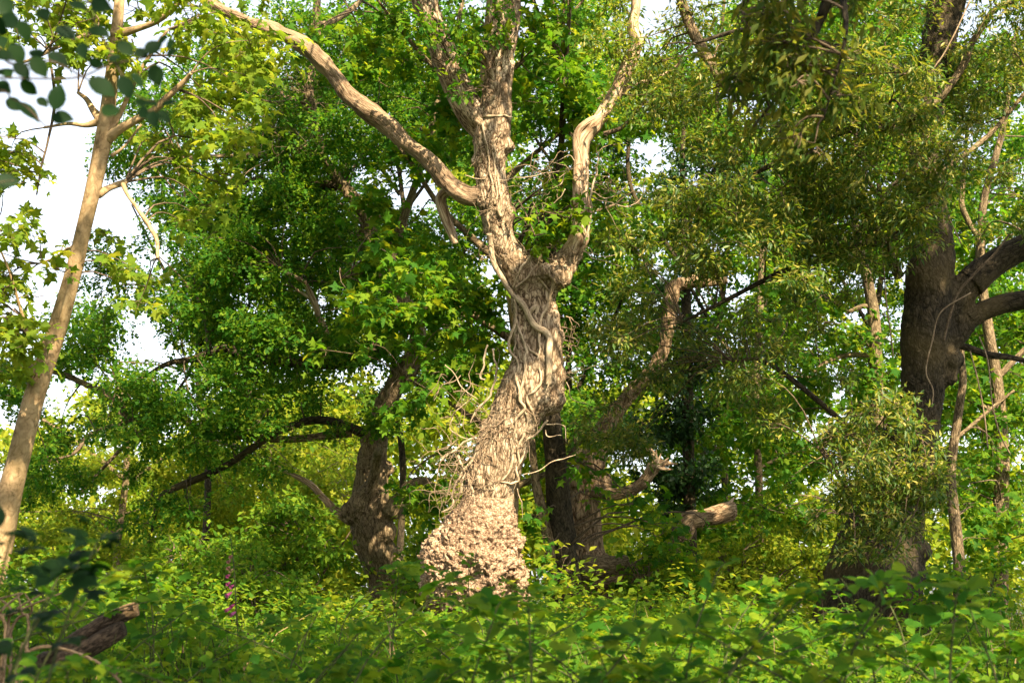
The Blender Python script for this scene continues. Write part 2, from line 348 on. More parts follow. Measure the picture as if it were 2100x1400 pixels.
def norm(a): return a / (np.linalg.norm(a, axis=1)[:, None] + 1e-9)
def frames(axis, up):
    a = norm(axis); x = norm(np.cross(a, up)); n = np.cross(x, a); return np.stack([x, a, n], 2)      # columns
def scatter(shape, pos, R, size):
    V, T = LEAF[shape]
    W = np.einsum('nij,kj->nki', R, V) * size[:, None, None] + pos[:, None, :]
    TT = (T[None] + (np.arange(len(pos)) * len(V))[:, None, None]).reshape(-1, 3)
    return W.reshape(-1, 3), TT

# ------------------------------------------------------------------ crowns
GAPS = [(140, 380, 75, 130), (175, 290, 40, 60), (330, 140, 55, 50), (440, 330, 25, 20), (275, 440, 60, 40), (365, 520, 35, 38), (1328, 310, 36, 65), (545, 190, 35, 32),
        (830, 790, 40, 35), (15, 900, 25, 90), (150, 640, 30, 40), (420, 725, 40, 18), (95, 840, 25, 40)]
def in_gap(x, y):
    g = np.zeros(len(x), bool)
    for a, b, rx, ry in GAPS: g |= ((x - a) / rx) ** 2 + ((y - b) / ry) ** 2 < 1
    return g
def leaves_in(regions, shape, size, droop=0.5, flat=0.6, sprig=9, gap=True, minz=0.15):
    """-> clump centres, leaf pos, frames, sizes.  region: px centre, px radii, depth range, coverage, clump radius px"""
    Cs, Pn, An, Un, Sn = [], [], [], [], []
    for cx, cy, rx, ry, d0, d1, cov, cl in regions:
        dm = (d0 + d1) / 2; lp = size * F / dm; n = int(DENS * cov * math.pi * rx * ry / (AREA[shape] * 0.55 * lp * lp))
        ncl = max(3, int(1.6 * cov * rx * ry / (cl * cl)))
        a = RNG.uniform(0, 2 * np.pi, ncl); r = np.sqrt(RNG.uniform(0, 1, ncl))
        x = cx + rx * r * np.cos(a); y = cy + ry * r * np.sin(a); d = RNG.uniform(d0, d1, ncl)
        if gap:
            k = ~in_gap(x, y); x, y, d = x[k], y[k], d[k]
        ncl = len(x)
        if ncl == 0: continue
        C = PP(x, y, d); k = C[:, 2] > ground_z(C[:, 0], C[:, 1]) + minz; C, d = C[k], d[k]; ncl = len(C)
        if ncl == 0: continue
        wr = cl * d / F * RNG.uniform(0.6, 1.3, ncl); Cs.append(np.column_stack([C, wr]))
        ns = max(ncl, n // sprig); wgt = wr ** 2; ci = RNG.choice(ncl, ns, p=wgt / wgt.sum())
        v = norm(RNG.normal(size=(ns, 3))); v[:, 2] *= flat; rad = RNG.uniform(0.25, 1, ns) ** 0.6
        sp = C[ci] + v * (wr[ci] * rad)[:, None]
        sd = norm(v + RNG.normal(size=(ns, 3)) * 0.5 + np.array([0, 0, 0.25]))
        si = np.repeat(np.arange(ns), sprig); nn = len(si)
        t = RNG.uniform(0, 1, nn)
        lat = norm(RNG.normal(size=(nn, 3)))
        pos = sp[si] + sd[si] * ((t - 0.5) * size * 3.2)[:, None] + lat * (size * 0.35)
        ax = sd[si] * 0.6 + lat * 1.0 + np.array([0, 0, -droop])
        up = np.array([0, 0, 1.0]) + RNG.normal(size=(nn, 3)) * 0.45 + np.array([0.18, -0.25, 0])
        Pn.append(pos); An.append(ax); Un.append(up); Sn.append(size * RNG.uniform(0.5, 1.2, nn))
    return np.vstack(Cs), np.vstack(Pn), frames(np.vstack(An), np.vstack(Un)), np.concatenate(Sn)
def leaf_children(tree, shape, mat, pos, R, size, idx):
    b = np.array(tree.location); me = leaf_me(shape, mat)
    for i in idx:
        o = bpy.data.objects.new('leaf', me); COL.objects.link(o); o.parent = tree
        o.matrix_basis = Matrix.Translation(Vector(pos[i] - b)) @ Matrix(R[i].tolist()).to_4x4() @ Matrix.Scale(size[i], 4)
def twig_paths(C, skel, per=4, r0=0.016):
    out = []; S = np.asarray(skel)
    for c in C:
        dd = np.linalg.norm(S[:, :3] - c[:3], axis=1) + 0.25 * np.maximum(0, S[:, 2] - c[2])
        s = S[np.argmin(dd)]; v = c[:3] - s[:3]; ln = np.linalg.norm(v)
        if ln > 6: continue
        bend = np.array([0, 0, 1]) * ln * 0.12 + RNG.normal(size=3) * ln * 0.07
        ra = min(max(r0 * (0.4 + 0.4 * ln), 0.006), max(s[3] * 0.6, 0.008))
        out.append(tube([[*s[:3], ra], [*(s[:3] + v * 0.35 + bend), ra * 0.75], [*(s[:3] + v * 0.7 + bend * 0.8 + RNG.normal(size=3) * ln * 0.04), ra * 0.5], [*c[:3], ra * 0.3]], 7, 5, False, seed=len(out) % 97))
        for k in range(per):
            q = norm(RNG.normal(size=(1, 3)))[0]; q[2] *= 0.6; e = c[:3] + q * c[3]; st = c[:3] - v / (ln + 1e-6) * RNG.uniform(0, 0.5) * min(ln, c[3])
            md = (st + e) / 2 + RNG.normal(size=3) * c[3] * 0.12
            out.append(tube([[*st, ra * 0.35 + .001], [*md, ra * .25 + .001], [*e, 0.0015]], 4, 3, False, seed=k))
    return out
def crown(tree, regions, shape, size, mat, skel, singles=300, twigs=True, per=4, name='crown', far_shape=None, **kw):
    C, pos, R, S = leaves_in(regions, shape, size, **kw)
    x, y, d = proj(pos); vis = np.where((x > 20) & (x < 2080) & (y > 20) & (y < 1380))[0]
    idx = vis[np.argsort((d / S)[vis])[:singles]] if singles else np.array([], int)
    keep = np.ones(len(pos), bool); keep[idx] = False
    V, T = scatter(shape, pos[keep], R[keep], S[keep]); part(name, V, T, M[mat], tree, kind='stuff')
    leaf_children(tree, FULL.get(shape, shape), mat, pos, R, S, idx)
    if twigs:
        tw = twig_paths(C, skel, per)
        if tw:
            V, T, tc = join(tw); part('twigs', V, T, M['twig'], tree, tc, kind='stuff')
def skel_of(paths, n=24):
    return np.vstack([spline(p, n) for p in paths])
def base_of(path):
    q = np.array(path[0][:3]); q[2] = ground_z(q[0], q[1]) - 0.05; return q
def ground_ext(d, x, hw, y0=None):
    """row for the foot of a trunk standing at depth d"""
    yy = CAM[1] + d * math.cos(PITCH); z = float(ground_z((x - 1050) / F * d, yy)) - 0.15
    py = 1240
    for _ in range(20):
        zz = P(x, py, d)[2]; py += (zz - z) * F / d
    return (x, py, hw)
def simple_limb(tree, d, rows, mat, name='limb', sides=12, n=None, rough=0.25, seed=0, dd=0.0):
    rows = [(r_[0], r_[1], r_[2] * (1.35 if i_ == 0 and dd else 1), d + dd * i_ / (len(rows) - 1)) if len(r_) == 3 else r_ for i_, r_ in enumerate(rows)]
    pth = limb(d, rows); V, T, tc = tube(pth, n or len(rows) * 8, sides, True, rough, seed)
    part(name, V, T, M[mat], tree, tc); return pth

# ------------------------------------------------------------------ ground
gx = np.concatenate([np.linspace(-150, -30, 9), np.linspace(-28, 28, 57), np.linspace(30, 150, 9)])
gy = np.concatenate([np.linspace(-60, -10, 8), np.linspace(-8, 50, 59), np.linspace(55, 250, 12)])
X, Y = np.meshgrid(gx, gy); Z = ground_z(X, np.maximum(Y, -5))
i = np.arange(len(gy) - 1)[:, None] * len(gx) + np.arange(len(gx) - 1)[None]
Q = np.stack([i, i + 1, i + 1 + len(gx), i + len(gx)], 2).reshape(-1, 4)
g = link('ground', make_mesh('ground', np.stack([X, Y, Z], 2).reshape(-1, 3), Q), M['soil'], None, 'structure')

# ================================================================== 1. the burled oak
D = 17.5
r_trunk = limb(D, [ground_ext(D, 1012, 95), (1010, 1330, 72), (1005, 1270, 66), (1000, 1200, 70), (998, 1120, 68), (998, 1060, 62), (1004, 1000, 60), (1022, 940, 61), (1050, 870, 60), (1082, 805, 68), (1102, 750, 62), (1104, 690, 58), (1098, 640, 54), (1092, 590, 50), (1075, 560, 46), (1045, 520, 36), (1025, 480, 34), (1014, 420, 40), (1006, 360, 38), (1008, 290, 44), (1015, 235, 40), (1020, 170, 34), (1026, 110, 33), (1033, 50, 38), (1036, 0, 36), (1040, -120, 32), (1050, -300, 26), (1040, -500, 18), (1060, -700, 8)])
oak = thing('burled_oak_tree', 'sunlit pale gnarled oak with a huge knobbly burl on its lower trunk', 'tree', P(1012, 1377, D))
oak.location.z = float(ground_z(oak.location.x, oak.location.y)) - 0.05
tp = [tube(r_trunk, 150, 40)]
tp.append(tube(limb(D, [(1095, 600, 40), (1130, 570, 34), (1160, 535, 28), (1185, 500, 22)]), 24, 24))
tp.append(ball(P(1150, 568, D - 0.12), 26 * D / F)); tp.append(ball(P(1165, 550, D - 0.05), 18 * D / F)); tp.append(ball(P(1118, 556, D - 0.2), 20 * D / F))
tp.append(ball(P(1128, 770, D), 38 * D / F)); tp.append(ball(P(1120, 815, D), 45 * D / F)); tp.append(ball(P(1130, 690, D), 32 * D / F)); tp.append(ball(P(1010, 880, D + .05), 30 * D / F))
tp.append(ball(P(985, 240, D - .05), 24 * D / F)); tp.append(ball(P(1040, 300, D - .05), 20 * D / F)); tp.append(ball(P(985, 330, D - .05), 22 * D / F)); tp.append(ball(P(1000, 410, D - .05), 30 * D / F)); tp.append(ball(P(1035, 440, D), 26 * D / F))
V, N, Fc = fuse(tp, 0.025)
px, py, pd = proj(V)
rec = np.clip(1 - ((px - 1098) / 46) ** 2 - ((py - 650) / 85) ** 2, 0, 1) * (V[:, 1] < P(1098, 650, D)[1])
V = V + np.array([0, 1.0, 0]) * (0.16 * np.sqrt(rec))[:, None]
tcm = V * np.array([1, 1, 0.35])
V = bark_disp(V, N, 0.022, 13, 3)
V = V + N * (0.012 * fbm(V * np.array([30, 30, 12]), 3, 8))[:, None]
trunk_o = part('trunk', V, Fc, M['oak_bark'], oak, tcm)
BV = BVHTree.FromPolygons([tuple(v) for v in V], [tuple(f) for f in Fc])
# burl
bl = [(985, 1105, 68), (930, 1125, 48), (905, 1150, 40), (885, 1170, 26), (1020, 1110, 50), (1045, 1100, 26), (1000, 1160, 74), (950, 1165, 52), (1035, 1175, 44), (1045, 1215, 34), (1000, 1215, 52), (1060, 1150, 22), (1062, 1225, 22), (935, 1085, 34), (1000, 1065, 60), (1062, 1190, 20), (960, 1085, 45)]
burl_path = [[*P(x, y, D - .03), r * D / F] for x, y, r in [(1001, 1015, 50), (998, 1045, 60), (990, 1085, 78), (978, 1125, 96), (970, 1160, 106), (972, 1190, 106), (992, 1218, 88), (1012, 1245, 70), (1018, 1275, 52)]]
V, N, Fc2 = fuse([tube(burl_path, 40, 40)] + [ball(P(x, y, D - dd_), r * D / F) for x, y, r, dd_ in [(905, 1160, 34, .2), (1050, 1120, 24, .2), (1052, 1195, 30, .25), (1040, 1230, 36, .2), (930, 1120, 30, .3), (985, 1150, 40, .5), (1000, 1210, 40, .4)]], 0.0135)
wv = np.stack([fbm(V * 8, 3, 71), fbm(V * 8 + 5, 3, 72), fbm(V * 8 + 11, 3, 73)], 1)
a1, b1 = worley(V * 6.5 + wv * 1.0, 31); a2, b2 = worley(V * 14 + wv * 1.6, 41); a3, b3 = worley(V * 30 + wv * 2.0, 51)
fade = np.clip((proj(V)[1] - 1010) / 90, 0.1, 1)
V = V + N * (fade * (0.085 * (0.55 - a1) + 0.05 * (0.55 - a2) + 0.026 * (0.55 - a3) + .09 * fbm(V * 6, 4, 66) - .03 * np.exp(-(b2 - a2) * 6)) + .012 * fbm(V * 45, 2, 61))[:, None]
part('burl', V, Fc2, M['burl'], oak, V * np.array([1, 1, .35]))
n0 = len(Fc2)
# limbs of the burled oak
lim_left = limb(D, [(1000, 395, 26), (965, 402, 26), (930, 385, 25), (880, 332, 24), (830, 290, 23), (780, 245, 24), (720, 200, 24), (690, 160, 22), (630, 98, 22), (570, 66, 20), (500, 44, 18), (440, 12, 19), (405, -25, 17), (380, -80, 14), (330, -130, 8)])
lim_left = [[*q_[:3], q_[3] * .86] for q_ in lim_left]
V, T, tc = tube(lim_left, 130, 26, True, 0.0, 4)
cen = spline(np.array(lim_left), 130)[:, :3]; idx = np.clip(np.arange(len(V)) // 26, 0, 129); Nn = norm(V - cen[idx])
V = V + Nn * (0.03 * fbm(tc * np.array([20, 20, 18]), 4, 5) + 0.045 * fbm(V * 4, 3, 6))[:, None]
part('limb', V, T, M['limb_bark'], oak, tc)
lim_right = limb(D, [(1140, 560, 26), (1175, 515, 25), (1192, 470, 20), (1196, 400, 16), (1192, 340, 15), (1196, 290, 15), (1222, 255, 16), (1250, 210, 17), (1275, 165, 17), (1296, 120, 15), (1307, 85, 14), (1299, 55, 14), (1304, 10, 11), (1306, -60, 10), (1330, -200, 7), (1320, -330, 4)])
V, T, tc = tube(lim_right, 150, 22, True, 0.0, 9)
cen = spline(np.array(lim_right), 150)[:, :3]; idx = np.clip(np.arange(len(V)) // 22, 0, 149); Nn = norm(V - cen[idx])
V = V + Nn * (0.024 * fbm(tc * np.array([22, 22, 16]), 4, 15) + 0.035 * fbm(V * 5, 3, 16))[:, None]
part('limb', V, T, M['dead_wood'], oak, tc)
simple_limb(oak, D - .05, [(1180, 420, 7), (1183, 330, 9), (1183, 275, 9), (1205, 250, 9), (1240, 235, 8), (1255, 215, 6)], 'dead_wood', rough=.3, seed=3)
simple_limb(oak, D, [(1262, 205, 7), (1290, 180, 5), (1305, 172, 4.5), (1340, 162, 4), (1375, 145, 3.5), (1402, 122, 2)], 'dead_wood', seed=5)
simple_limb(oak, D, [(1238, 275, 6), (1275, 262, 5), (1300, 235, 4), (1325, 205, 3)], 'twig', seed=6)
lim_ul = simple_limb(oak, D + .1, [(1000, 262, 40), (970, 235, 38), (945, 195, 36), (920, 140, 34), (900, 85, 33), (878, 30, 32), (860, -40, 30), (820, -200, 24), (780, -400, 14), (760, -600, 6)], 'oak_bark', sides=22, n=80, rough=.22, seed=8)
simple_limb(oak, D + .25, [(930, 385, 12), (905, 405, 14), (912, 440, 14), (925, 475, 12), (934, 500, 8)], 'dead_wood', rough=.3, seed=12)
simple_limb(oak, D - .1, [(990, 255, 13), (982, 246, 15), (976, 240, 11)], 'dead_wood', rough=.2, seed=13)
simple_limb(oak, D - .2, [(1002, 140, 7), (985, 95, 6), (980, 75, 4)], 'dead_wood', seed=14)
sk_oak = skel_of([r_trunk[14:], lim_left, lim_right, lim_ul], 30)

crown(oak, [(960, -470, 430, 230, 13.5, 18, .6, 120), (905, 120, 55, 140, 16.5, 17.1, .7, 30), (1030, 70, 45, 60, 16.6, 17.1, .6, 26), (1000, -120, 250, 90, 15.5, 18.5, .8, 60)], 'oak', 0.12, 'oak', sk_oak, 200, per=4)
# ---- dead ivy on the burled oak
ivy = thing('dead_ivy', 'pale dead ivy stems winding up the sunlit burled oak trunk', 'vine', oak.location.copy() + Vector((0, -0.5, 0)))
def on_trunk(x, y, off, fallback):
    dv = P(x, y, 1.0) - CAM; hit = BV.ray_cast(Vector(CAM), Vector(dv).normalized())
    if hit[0] is None: return P(x, y, fallback)
    h = np.array(hit[0]); _, _, dd = proj(h[None]); return P(x, y, dd[0] - off)
VINES = [(9, [(1003, 480), (1005, 500), (1011, 535), (1030, 573), (1050, 600), (1075, 627), (1084, 645), (1092, 662), (1105, 674), (1118, 682), (1127, 697), (1126, 725), (1124, 765), (1122, 790)]),
         (6, [(1083, 648), (1088, 638), (1094, 630), (1099, 625)]),
         (4, [(1055, 612), (1058, 655), (1046, 688), (1045, 712), (1058, 738), (1063, 765)]), (4, [(1058, 652), (1067, 680), (1078, 712), (1079, 745), (1071, 785), (1069, 822), (1078, 850)]),
         (3, [(1058, 655), (1064, 690), (1052, 720)]), (3.5, [(1068, 690), (1085, 715), (1104, 732), (1106, 750), (1108, 775), (1097, 798), (1084, 815), (1084, 835), (1094, 856), (1094, 882), (1088, 905)]),
         (4, [(1060, 765), (1066, 800), (1066, 820), (1074, 838), (1060, 858), (1059, 872), (1052, 890), (1051, 930), (1045, 962), (1030, 985)]),
         (3.5, [(1078, 848), (1080, 868), (1071, 890), (1063, 920), (1062, 950), (1052, 985)]), (3.5, [(1122, 862), (1110, 880), (1092, 895), (1079, 906), (1074, 930), (1058, 962), (1060, 985), (1045, 993), (1026, 990)]),
         (4, [(1148, 545), (1138, 562), (1134, 585), (1128, 612), (1120, 635), (1111, 655), (1107, 690), (1106, 735)]), (3, [(1125, 550), (1130, 565), (1137, 578), (1132, 600)]), (2.5, [(1160, 582), (1140, 590), (1126, 614)]),
         (3, [(1105, 570), (1118, 585), (1127, 605)]), (3, [(1050, 598), (1062, 585), (1085, 560), (1102, 545), (1110, 530)]), (4, [(1052, 590), (1065, 560), (1080, 535), (1093, 520)]), (3, [(1045, 588), (1036, 562), (1028, 545)]),
         (3, [(960, 968), (969, 1000), (966, 1040), (958, 1080)]), (4, [(1003, 880), (985, 908), (972, 935), (952, 968), (935, 990), (930, 1015), (931, 1035), (905, 1052)]), (4, [(940, 935), (950, 965), (948, 985), (944, 1010), (932, 1022)]),
         (3, [(1014, 872), (990, 897), (965, 900), (945, 915), (918, 935), (905, 945)]), (3, [(1000, 705), (992, 735), (991, 755), (985, 778), (996, 780)]), (3, [(1008, 715), (1012, 735), (1018, 752), (1012, 768), (1008, 800), (1000, 815), (985, 832), (975, 845), (965, 870)]),
         (2.5, [(955, 825), (936, 840), (928, 860), (925, 880), (940, 890), (968, 900)]), (2.5, [(912, 750), (935, 775), (950, 800), (980, 820)]), (3, [(1002, 470), (998, 440), (1008, 410), (1010, 380), (1006, 350), (1002, 310), (996, 280), (990, 252)]),
         (3, [(1016, 420), (1018, 385), (1014, 350), (1016, 310), (1006, 285)]), (3, [(1024, 400), (1022, 360), (1010, 320), (1012, 290), (1030, 270)]), (5, [(1024, 445), (1018, 430), (1022, 415), (1026, 395)]), (3, [(993, 240), (1010, 238), (1050, 238)]),
         (2.2, [(955, 361), (990, 368), (1020, 371), (1060, 366), (1100, 362), (1145, 352), (1180, 345)]), (3, [(1195, 500), (1206, 470), (1212, 440), (1210, 410), (1216, 380), (1222, 350), (1218, 340)]), (3, [(1188, 520), (1198, 480), (1188, 440), (1196, 410)]),
         (2.5, [(1214, 395), (1250, 405), (1290, 375), (1305, 360)]), (2.2, [(1212, 405), (1245, 415), (1295, 422), (1318, 395), (1322, 365)]), (2.5, [(1120, 866), (1150, 870), (1160, 888), (1162, 905)]), (2.2, [(1118, 880), (1122, 892), (1150, 893)]),
         (2, [(1165, 765), (1185, 758), (1210, 755), (1227, 750)]), (2, [(1160, 785), (1170, 810), (1185, 825), (1205, 830)]), (2, [(1190, 510), (1220, 520), (1250, 522), (1280, 512)]), (2.2, [(1190, 508), (1220, 530), (1275, 547)]),
         (2.2, [(1075, 975), (1110, 960), (1140, 945), (1180, 935)]), (2, [(1062, 1000), (1070, 1030), (1073, 1062)]), (2.2, [(1175, 345), (1160, 350), (1150, 375), (1130, 385)]), (2.2, [(1160, 390), (1140, 415), (1115, 425), (1100, 440)]), (2, [(1180, 330), (1165, 320), (1130, 340)])]
for k, (wd, pts) in enumerate(VINES):
    path = []
    for j, (x, y) in enumerate(pts):
        q = on_trunk(x, y, wd * (.9 if wd > 5 else .6) * D / F, D - 0.15); path.append([*q, wd * 0.72 * D / F])
    path = np.array(path); dep = proj(path[:, :3])[2]
    for _ in range(2):
        if len(dep) > 2: dep[1:-1] = np.minimum(dep[1:-1], (dep[:-2] + dep[2:]) / 2 + .04)
    path[:, :3] = PP([p[0] for p in pts], [p[1] for p in pts], dep)
    path[-1, 3] *= 0.5
    if wd <= 2.5: path[:, 3] *= .6
    path = spline(path, len(pts) * 4); path[:, :3] += np.stack([fbm(path[:, :3] * 7 + k, 2, 200 + j_) for j_ in range(3)], 1) * np.array([.035, .012, .035]) * (1.0 if wd < 6 else .4)
    V, T, tc = tube(path, len(pts) * 8, 8, True, 0.5, k); part('vine', V, T, M['vine'], ivy, tc)
def dead_twigs(n, boxes, host, name='dead_twigs', ln=(0.15, 0.75), d=D, mat='whisker', bvh=True):
    parts = []
    for k in range(n):
        b = boxes[k % len(boxes)]; x, y = RNG.uniform(b[0], b[2]), RNG.uniform(b[1], b[3])
        s = on_trunk(x, y, 0.0, d + RNG.uniform(-.2, .2)) if bvh else P(x, y, d + RNG.uniform(-.3, .3)); L = RNG.uniform(*ln) * b[4]
        v = norm(np.array([[RNG.normal() * 1.1 + b[5], -abs(RNG.normal()) * 0.7, RNG.normal() * 0.7 + b[6]]]))[0]
        rb = RNG.uniform(.002, .0065); q = [[*s, rb]]; cur = s
        for j in range(8):
            v = norm((v + RNG.normal(size=3) * 0.5 + np.array([0, 0, -.08]))[None])[0]; cur = cur + v * L / 6; q.append([*cur, rb * (1 - .1 * j)])
        parts.append(tube(q, 14, 4, False, seed=k % 50))
        if RNG.uniform() < .5:
            e = np.array(q[2][:3]); vv = norm((v + RNG.normal(size=3) * .8)[None])[0]
            parts.append(tube([[*e, .004], [*(e + vv * L * .25 + RNG.normal(size=3) * .02), .003], [*(e + vv * L * .45), .002]], 5, 3, False))
    V, T, tc = join(parts); part(name, V, T, M[mat], host, tc, kind='stuff')
dead_twigs(340, [(925, 860, 1000, 1040, 1, -.5, .1), (930, 930, 965, 1030, 1.1, -.4, .2), (985, 400, 1050, 540, .6, 0, .1), (985, 260, 1045, 400, .5, 0, 0), (1030, 780, 1060, 900, .7, -.5, 0), (900, 760, 1000, 960, 1.3, 0, 0), (1050, 340, 1180, 430, 1.2, 0, 0), (1190, 330, 1260, 430, 1.2, .3, 0), (1150, 640, 1165, 800, .5, .9, .2), (1060, 500, 1180, 560, .6, 0, .3), (985, 60, 1050, 240, .5, 0, 0), (1000, 855, 1020, 905, .9, -.6, -.1)], ivy)

# ================================================================== 2. left leaning pale sycamore
DL = 14.0
rows = [ground_ext(DL, -62, 40), (-25, 1220, 34), (0, 1110, 32), (18, 1020, 29), (40, 933, 26), (74, 800, 25), (112, 690, 23), (150, 560, 20), (172, 467, 18), (195, 370, 19), (211, 290, 20), (224, 200, 17), (236, 100, 15), (245, 0, 12), (256, -150, 10), (270, -400, 7), (280, -600, 4)]
syc = thing('leaning_sycamore_tree', 'slender smooth pale trunked sycamore leaning to one side, dappled with sun', 'tree', base_of(limb(DL, rows)))
p0 = simple_limb(syc, DL, rows, 'pale_bark', 'trunk', 26, 160, .07, 21)
lb = [p0]
for k, rr in enumerate([[(220, 285, 12), (245, 265, 11), (290, 240, 9), (318, 225, 9), (345, 198, 8), (380, 165, 6), (392, 150, 4)], [(222, 275, 8), (245, 235, 7), (262, 200, 6), (285, 150, 5), (310, 110, 4), (345, 60, 3)],
                        [(200, 398, 9), (225, 385, 8), (256, 374, 8)], [(252, 378, 5), (262, 400, 4.5), (285, 432, 5), (310, 470, 5.5), (322, 495, 5), (323, 530, 4)], [(205, 250, 8), (175, 257, 6), (140, 254, 4), (90, 262, 3)], [(205, 245, 9), (190, 225, 8), (178, 205, 6), (160, 190, 4)],
                        [(235, 70, 12), (270, 62, 9), (320, 45, 7), (350, 22, 7), (380, -10, 6)], [(228, 320, 4), (255, 300, 3), (290, 255, 3)], [(160, 520, 5), (140, 510, 4), (115, 528, 3), (80, 540, 2.5)], [(200, 60, 6), (160, 80, 6), (120, 95, 5), (75, 118, 4), (40, 130, 3)],
                        [(250, -50, 7), (150, -150, 5), (50, -250, 3)], [(260, -150, 7), (400, -230, 5), (480, -330, 3)], [(60, 700, 4), (20, 560, 3), (-20, 470, 2)]]):
    lb.append(simple_limb(syc, DL, rr, 'pale_bark' if k != 9 else 'grey_bark', sides=9, rough=.2, seed=30 + k, dd=(k % 3 - 1) * .4 + .01))
lb.append(limb(DL, [(100, 105, 3), (112, 205, 4), (98, 290, 3), (85, 340, 3), (75, 400, 2)]))
V, T, tc = tube(lb[-1], 30, 6, False, .2, 44); part('limb', V, T, M['twig'], syc, tc)
crown(syc, [(60, 60, 150, 110, 12.5, 15.5, 1.7, 60), (20, 400, 75, 130, 13, 15, 1.5, 50), (50, 600, 120, 110, 12.8, 14.6, 1.7, 50), (440, 180, 130, 150, 13.5, 16, 1.6, 55), (380, 330, 90, 100, 14, 16, 1.0, 45), (300, 40, 150, 70, 13, 15, 1.0, 50), (270, 580, 70, 60, 13.5, 15, 1.1, 38), (380, 450, 50, 50, 14, 15.5, .8, 35), (240, 470, 40, 30, 14, 15, .5, 25), (520, 60, 80, 80, 14, 16, 1.0, 40),
            (20, 720, 50, 60, 13, 14.5, 1.0, 40), (-150, 300, 140, 500, 12.5, 15.5, .7, 70), (200, -250, 400, 220, 12, 17, .9, 90)], 'maple', 0.125, 'maple_pale', skel_of(lb), 300)

# ================================================================== 3. oak behind, limbs spreading left
DO = 22.0
rows = [ground_ext(DO, 815, 62), (800, 1230, 54), (790, 1180, 48), (768, 1120, 46), (758, 1060, 47), (762, 1000, 42), (764, 950, 38), (770, 890, 30), (788, 830, 26), (812, 790, 27), (838, 750, 26), (856, 715, 24), (850, 650, 22), (800, 580, 20), (765, 500, 20), (745, 430, 18), (700, 380, 16), (662, 320, 13), (640, 240, 13), (634, 160, 13), (648, 80, 12), (650, 0, 11), (640, -200, 9), (660, -400, 5)]
oak2 = thing('spreading_oak_tree', 'shaded oak with rugged grey brown trunk and dark limbs spreading behind the leaning sycamore', 'tree', base_of(limb(DO, rows)))
p0 = limb(DO, rows)
V, N, Fc = fuse([tube(p0, 140, 30), ball(P(725, 1050, DO - .1), 30 * DO / F), ball(P(740, 1030, DO - .2), 28 * DO / F), ball(P(800, 1045, DO - .1), 22 * DO / F), ball(P(790, 960, DO), 22 * DO / F), ball(P(790, 1090, DO - .1), 30 * DO / F)], 0.026)
part('trunk', bark_disp(V, N, 0.035, 9, 5), Fc, M['grey_bark'], oak2, V * np.array([1, 1, .3]))
lb2 = [p0]
for k, (rr, mt) in enumerate([([(745, 1030, 22), (765, 985, 13), (772, 945, 12), (776, 925, 10)], 'grey_bark'), ([(800, 1050, 18), (825, 1015, 14), (850, 990, 12), (880, 985, 8)], 'grey_bark'), ([(720, 1062, 14), (690, 1048, 11), (660, 1018, 8), (635, 992, 8), (605, 975, 6), (572, 960, 4)], 'dead_wood'),
                              ([(785, 840, 9), (778, 835, 10), (780, 828, 8)], 'dead_wood'), ([(800, 700, 20), (720, 740, 17), (640, 742, 15), (590, 740, 14), (530, 736, 13), (480, 720, 12), (450, 716, 9), (400, 735, 8), (345, 745, 6), (290, 775, 4), (240, 790, 3)], 'dark_bark'),
                              ([(770, 900, 10), (700, 870, 11), (640, 862, 10), (570, 885, 9), (530, 910, 8.5), (470, 950, 8), (420, 975, 9), (355, 1002, 8), (330, 1020, 6), (316, 1060, 5), (312, 1090, 4)], 'dark_bark'),
                              ([(720, 885, 9), (600, 900, 9), (500, 895, 9), (430, 890, 9), (390, 868, 9), (355, 848, 11), (270, 862, 10), (245, 828, 9), (215, 806, 9), (170, 785, 8), (130, 768, 7), (60, 750, 6), (0, 765, 5), (-60, 770, 3)], 'grey_bark'),
                              ([(380, 1000, 4), (384, 1030, 3.5), (386, 1080, 3), (385, 1125, 2)], 'twig'), ([(640, 742, 7), (668, 690, 8), (655, 650, 8), (640, 610, 7), (625, 580, 6), (605, 568, 5), (580, 555, 3)], 'dead_wood'), ([(650, 622, 5), (625, 605, 4), (605, 592, 3.5)], 'dead_wood'),
                              ([(690, 380, 10), (620, 380, 9), (560, 378, 10), (525, 370, 8), (490, 385, 6), (440, 405, 4), (380, 415, 3)], 'dark_bark'), ([(640, 60, 9), (680, 45, 8), (720, 20, 7), (760, -20, 5)], 'grey_bark'), ([(640, 215, 6), (600, 205, 4), (560, 210, 3), (520, 200, 2)], 'twig'),
                              ([(640, 290, 5), (600, 310, 5), (540, 320, 5), (460, 320, 5), (390, 324, 5), (360, 320, 4)], 'grey_bark'), ([(430, 720, 6), (426, 680, 6), (418, 640, 4), (400, 600, 3)], 'twig'), ([(400, 735, 5), (385, 770, 4), (355, 815, 3), (345, 850, 3)], 'twig'), ([(270, 862, 6), (220, 875, 5), (180, 895, 5), (150, 930, 4), (100, 945, 3)], 'twig'),
                              ([(340, 850, 5), (300, 885, 5), (260, 910, 5), (220, 950, 4), (165, 1010, 3)], 'twig'), ([(740, 490, 10), (750, 470, 12), (752, 440, 10), (720, 390, 9), (700, 385, 8)], 'grey_bark'), ([(830, 690, 8), (815, 620, 8), (790, 560, 7)], 'grey_bark'), ([(650, 0, 8), (500, -200, 6), (400, -330, 4)], 'grey_bark'), ([(790, 560, 10), (860, 350, 8), (900, 200, 6), (950, 0, 5)], 'grey_bark')]):
    lb2.append(simple_limb(oak2, DO - (.15 if k < 4 else 0), rr, mt, sides=9, rough=.28, seed=50 + k, dd=(k % 4 - 1.5) * .6))
